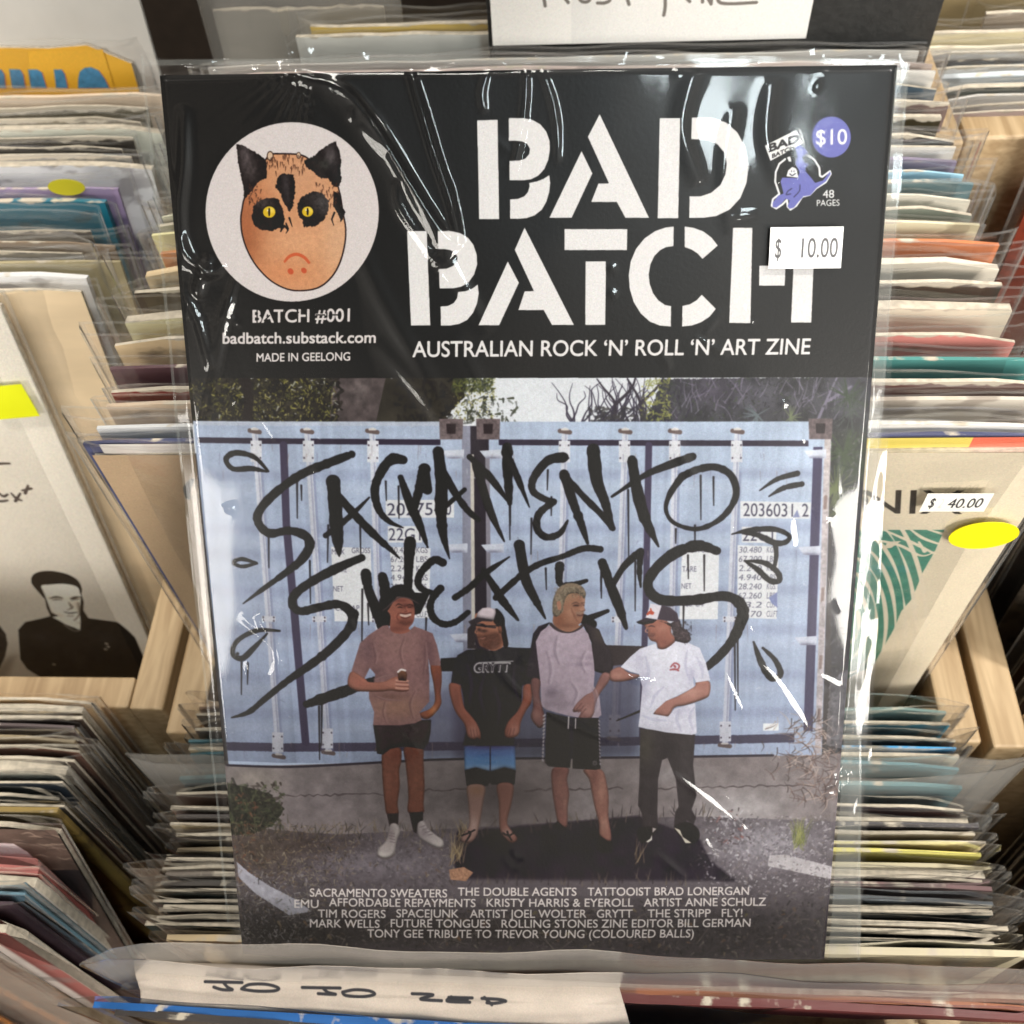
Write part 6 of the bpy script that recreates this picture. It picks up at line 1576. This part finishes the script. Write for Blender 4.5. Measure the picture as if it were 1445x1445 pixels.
def rod(label, y0, y1, col, light, z, t, xl, xr, cb=None):
    a, b = on_z(xl, y0, z), on_z(xr, y1, z)
    yw = math.atan2(b.y - a.y, b.x - a.x)
    m = (a + b) / 2
    return record_at(label, 'records in the lower middle bin', m.x, m.y, z, 0, yw, col, cb, light, light, t=t, wear=.05)
rod('bright blue jacket with scuffed edge in front of the name card', 1419, 1500, (34, 92, 156), .7, 0.803, 0.0030, 150, 1380)
rod('dark jacket with a cream edge in front of the bright blue one', 1430, 1511, (50, 46, 44), .5, 0.803, 0.003, 178, 1420)

# ------------------------------------------------------------------ the magazine in its clear bag
mg = thing('magazine', 'black-topped music magazine in a clear plastic bag leaning on the records', 'magazine', MAG.at(0.105, 0.297, -0.002))
def curl(u, v):
    """the slight bow of a stapled magazine: metres above its plane"""
    s, t = u / 0.21, v / 0.297
    return 0.0010 * math.sin(math.pi * s) * (0.4 + 0.6 * t) + 0.0006 * math.sin(2.2 * t + 0.4) - 0.0012 * max(0, 0.10 - s) * 10 * (0.3 + t)
def sheet(name, mat, h, nu=42, nv=60, u0=0.0, u1=0.210, v0=0.0, v1=0.297, parent=mg, thick=0.0):
    V, U = [], []
    for j in range(nv + 1):
        for i in range(nu + 1):
            s, t = i / nu, j / nv
            u, v = u0 + (u1 - u0) * s, v0 + (v1 - v0) * t
            V.append(MAG.at(u, v, h + curl(u, v)) - parent.location); U.append((u / 0.21, 1 - v / 0.297))
    F = [f[::-1] for f in grid_faces(nu, nv)]
    if thick:
        n1 = len(V)
        V += [p - MAG.n * thick for p in V]
        U += U
        F += [tuple(x + n1 for x in f[::-1]) for f in F]
        for i in range(nu):
            for a, fl in ((i, 0), (nv * (nu + 1) + i, 1)):
                q = (a, a + 1, a + 1 + n1, a + n1)
                F.append(q[::-1] if fl else q)
        for j in range(nv):
            for a, fl in ((j * (nu + 1), 1), (j * (nu + 1) + nu, 0)):
                q = (a, a + nu + 1, a + nu + 1 + n1, a + n1)
                F.append(q[::-1] if fl else q)
    return link(name, mesh_from(name, V, F, True, U), mat, parent)
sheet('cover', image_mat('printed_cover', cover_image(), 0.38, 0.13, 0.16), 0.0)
sheet('pages', plain('page_stack', (0.72, 0.70, 0.66, 1), 0.7, .1), -0.0004, u0=0.0008, u1=0.2094, v0=0.0006, v1=0.2964, thick=0.0022)
sheet('back_cover', plain('black_cover_stock', (0.012, 0.011, 0.011, 1), 0.4), -0.0030)

# the bag: outline read off the photograph, front sheet creased, back sheet plain
BQ = [MAG.uv(x, y) for x, y in ((199, 79), (1281, 80), (1213, 1356), (331, 1352))]
def bagpt(s, t):
    a = [BQ[0][k] * (1 - s) + BQ[1][k] * s for k in (0, 1)]
    b = [BQ[3][k] * (1 - s) + BQ[2][k] * s for k in (0, 1)]
    return a[0] * (1 - t) + b[0] * t, a[1] * (1 - t) + b[1] * t
NU, NV = 340, 440
ss, tt = np.meshgrid(np.linspace(0, 1, NU + 1), np.linspace(0, 1, NV + 1))
bu, bv = bagpt(ss, tt)
rngb = np.random.default_rng(4)
def vnoise(cell_u, cell_v, seed):
    r = np.random.default_rng(seed)
    g = r.random((int(0.32 / cell_v) + 4, int(0.24 / cell_u) + 4)) - .5
    x, y = (bu + 0.01) / cell_u, (bv + 0.01) / cell_v
    x, y = np.clip(x, 0, g.shape[1] - 2), np.clip(y, 0, g.shape[0] - 2)
    xi, yi = x.astype(int), y.astype(int)
    fx, fy = x - xi, y - yi
    fx, fy = fx * fx * fx * (fx * (6 * fx - 15) + 10), fy * fy * fy * (fy * (6 * fy - 15) + 10)
    return g[yi, xi] * (1 - fx) * (1 - fy) + g[yi, xi + 1] * fx * (1 - fy) + g[yi + 1, xi] * (1 - fx) * fy + g[yi + 1, xi + 1] * fx * fy
hgt = 0.0018 * vnoise(0.05, 0.08, 1) + 0.0005 * vnoise(0.024, 0.036, 2) + 0.00007 * vnoise(0.009, 0.012, 3)
def crease(pts, amp, wid, one=False, smooth=True):
    """a fold in the film along photograph points; amp and wid in millimetres, one-sided folds fall away on one side"""
    global hgt
    P = np.array([MAG.uv(*p) for p in pts])
    if smooth and len(P) > 2:
        P = catmull(P, False, 8)
    best = np.full(bu.shape, 1e9); side = np.zeros(bu.shape); along = np.zeros(bu.shape)
    n = len(P) - 1
    for i in range(n):
        a, b = P[i], P[i + 1]
        dx, dy = b - a
        L2 = dx * dx + dy * dy + 1e-12
        t = np.clip(((bu - a[0]) * dx + (bv - a[1]) * dy) / L2, 0, 1)
        ex, ey = bu - a[0] - t * dx, bv - a[1] - t * dy
        d = np.hypot(ex, ey)
        m = d < best
        best[m] = d[m]; side[m] = (dx * ey - dy * ex)[m] / math.sqrt(L2); along[m] = ((i + t) / n)[m]
    tap = np.sin(np.clip(along, 0, 1) * math.pi) ** 0.5
    w_ = wid / 1000 * 0.72
    if one:
        k = np.where(side > 0, np.exp(-np.abs(side) / (w_ * 4)), np.exp(-(side / w_) ** 2)) * (best < w_ * 22)
        k = np.where(best > np.abs(side) + 1e-6, np.exp(-(best / w_) ** 2), k)
    else:
        k = np.exp(-(best / w_) ** 2)
    hgt = hgt + 0.75 * amp / 1000 * k * tap
crease([(398, 66), (425, 108), (470, 122), (500, 140), (540, 195), (590, 275), (628, 330), (650, 350)], 2.6, 1.9, True)
crease([(578, 96), (594, 150), (615, 220), (638, 290), (650, 350)], 2.4, 1.6)
crease([(520, 160), (555, 215), (600, 300), (640, 380), (690, 470)], 0.7, 3.0)
crease([(740, 80), (742, 130), (735, 190), (722, 250)], 0.9, 1.4); crease([(757, 84), (775, 130), (785, 175), (786, 230)], 0.8, 1.4)
crease([(560, 255), (565, 290), (590, 330), (640, 400)], 0.8, 1.8); crease([(690, 96), (680, 130), (683, 160)], .7, 1.6)
crease([(262, 150), (262, 230), (256, 300), (262, 380)], 1.1, 2.6); crease([(252, 330), (270, 365), (300, 385), (318, 370)], 1.5, 2.6); crease([(300, 360), (284, 400), (280, 420)], 1.3, 2.4)
crease([(330, 420), (310, 460), (296, 520), (280, 600)], 1.0, 2.2, True); crease([(345, 360), (322, 440), (300, 560)], .8, 2.0); crease([(252, 400), (280, 450), (300, 520)], .9, 2.0)
crease([(430, 120), (470, 260), (540, 420), (620, 560), (690, 690)], .6, 4.5); crease([(640, 470), (700, 590), (760, 720), (790, 830)], .5, 4.0); crease([(530, 480), (600, 560), (660, 660), (720, 800)], .4, 3.4)
crease([(945, 1085), (990, 1120), (1040, 1160), (1058, 1182)], .6, 1.3); crease([(1010, 1108), (1036, 1140), (1056, 1178)], .5, 1.2)
crease([(1018, 940), (1030, 970), (1046, 1004)], .35, 1.2); crease([(1028, 935), (1075, 940), (1120, 1000), (1160, 1060)], .3, 1.6)
crease([(1163, 1118), (1178, 1100), (1196, 1086)], 1.2, 1.4, smooth=False); crease([(1196, 1086), (1194, 1104), (1186, 1118)], 1.2, 1.4, smooth=False); crease([(1163, 1118), (1188, 1118)], .9, 1.2, smooth=False)
crease([(366, 868), (380, 890), (396, 908)], 1.4, 1.8); crease([(392, 905), (396, 930), (394, 950)], .8, 1.2)
crease([(880, 948), (900, 956), (922, 957)], 1.0, 1.2); crease([(690, 905), (720, 960), (790, 1010), (860, 1040)], .5, 1.8); crease([(1010, 1250), (1060, 1210), (1110, 1200)], .6, 1.6)
crease([(322, 710), (326, 716), (334, 718)], 1.2, 1.6); crease([(940, 560), (960, 640), (1000, 700)], .4, 2.4)
crease([(980, 100), (960, 180), (985, 260)], .9, 3.4); crease([(1090, 110), (1080, 190), (1100, 260)], .8, 3.4); crease([(1035, 150), (1020, 240), (1030, 330)], .6, 3.0)
for i in range(70):                                                    # small scuffs and kinks all over
    x, y = rngb.uniform(260, 1220), rngb.uniform(90, 1330)
    a, l = rngb.normal(1.0, .7), rngb.uniform(10, 60)
    crease([(x, y), (x + l * math.cos(a), y + l * math.sin(a))], rngb.uniform(.12, .4), rngb.uniform(.8, 1.8), smooth=False)
# crinkled free edges: top, right and left margins beyond the paper
mtop = np.clip((-bv) / 0.004, 0, 1)
mrt = np.clip((bu - 0.2105) / 0.004, 0, 1)
hgt = hgt + mtop * (0.0022 * vnoise(0.010, 0.004, 8) + 0.0012 * vnoise(0.004, 0.003, 9)) + mrt * 0.0012 * vnoise(0.006, 0.012, 12)
inside = np.clip((bu + 0.0005) / 0.002, 0, 1) * np.clip((0.2105 - bu) / 0.002, 0, 1) * np.clip((bv + 0.0005) / 0.002, 0, 1)
cur = 0.0010 * np.sin(np.pi * np.clip(bu / .21, 0, 1)) * (0.4 + 0.6 * bv / .297) + 0.0006 * np.sin(2.2 * bv / .297 + .4)
hgt = np.maximum(hgt + 0.0010 + cur, np.where(inside > .5, 0.0005 + cur, -1)) * 1.0 - (1 - np.clip(inside, 0, 1)) * 0.0012
tops = np.exp(-(tt / 0.006) ** 2)
V = [MAG.at(float(u), float(v) + float(k) * .0016 * math.sin(float(u) * 90) + float(k) * .001 * math.sin(float(u) * 260), float(h)) - mg.location for u, v, h, k in zip(bu.ravel(), bv.ravel(), hgt.ravel(), tops.ravel())]
F = [f[::-1] for f in grid_faces(NU, NV)]
n1 = len(V)
NB = 40
for j in range(NB + 1):
    for i in range(NB + 1):
        u, v = bagpt(i / NB, j / NB)
        V.append(MAG.at(u, v, -0.0042 + 0.0012 * math.sin(9 * u * 10 + v * 40) * .4) - mg.location)
F += grid_faces(NB, NB, n1)
bag = link('plastic_bag', mesh_from('plastic_bag', V, F, True), BAG, mg)
def weld(name, q, h=0.0006):
    """a heat-sealed strip of the bag between photograph points"""
    V, F = [], []
    n = len(q) // 2
    A, B = q[:n], q[n:]
    m = 60
    for k in range(m + 1):
        f = k / m * (n - 1)
        i = min(int(f), n - 2)
        for R in (A, B):
            x = R[i][0] + (R[i + 1][0] - R[i][0]) * (f - i); y = R[i][1] + (R[i + 1][1] - R[i][1]) * (f - i)
            u, v = MAG.uv(x, y)
            V.append(MAG.at(u, v, h + 0.0005 * math.sin(k * .7) * rngb.random()) - mg.location)
    F = [(2 * k, 2 * k + 1, 2 * k + 3, 2 * k + 2) for k in range(m)]
    return link(name, mesh_from(name, V, F, True), SEAM, bag)
weld('seam', [(1262, 96), (1229, 540), (1194, 1000), (1168, 1350), (1280, 92), (1245, 540), (1213, 1000), (1212, 1350)], 0.0008)
weld('seam', [(1277, 92), (1243, 540), (1211, 1000), (1209, 1352), (1281, 90), (1246, 540), (1214, 1000), (1213, 1352)], 0.0014)
weld('seam', [(200, 80), (222, 300), (250, 600), (294, 1000), (322, 1300), (204, 80), (226, 300), (254, 600), (297, 1000), (325, 1300)], 0.0012)
weld('seam', [(204, 86), (600, 82), (1000, 78), (1268, 86), (204, 94), (600, 90), (1000, 88), (1268, 94)], 0.0016)
st_ = sticker(mg, MAG, 'white_price_sticker', (1133.5, 349.5), 0.0212, 0.0118, (246, 246, 244), [('$', .08, .16, .9), ('1.8', .24, .36, .22), ('10.00', .44, .94, .9)], light=1.0, lift=0.0030, cap=.46, ink=(58, 56, 58))
st_.parent = bag
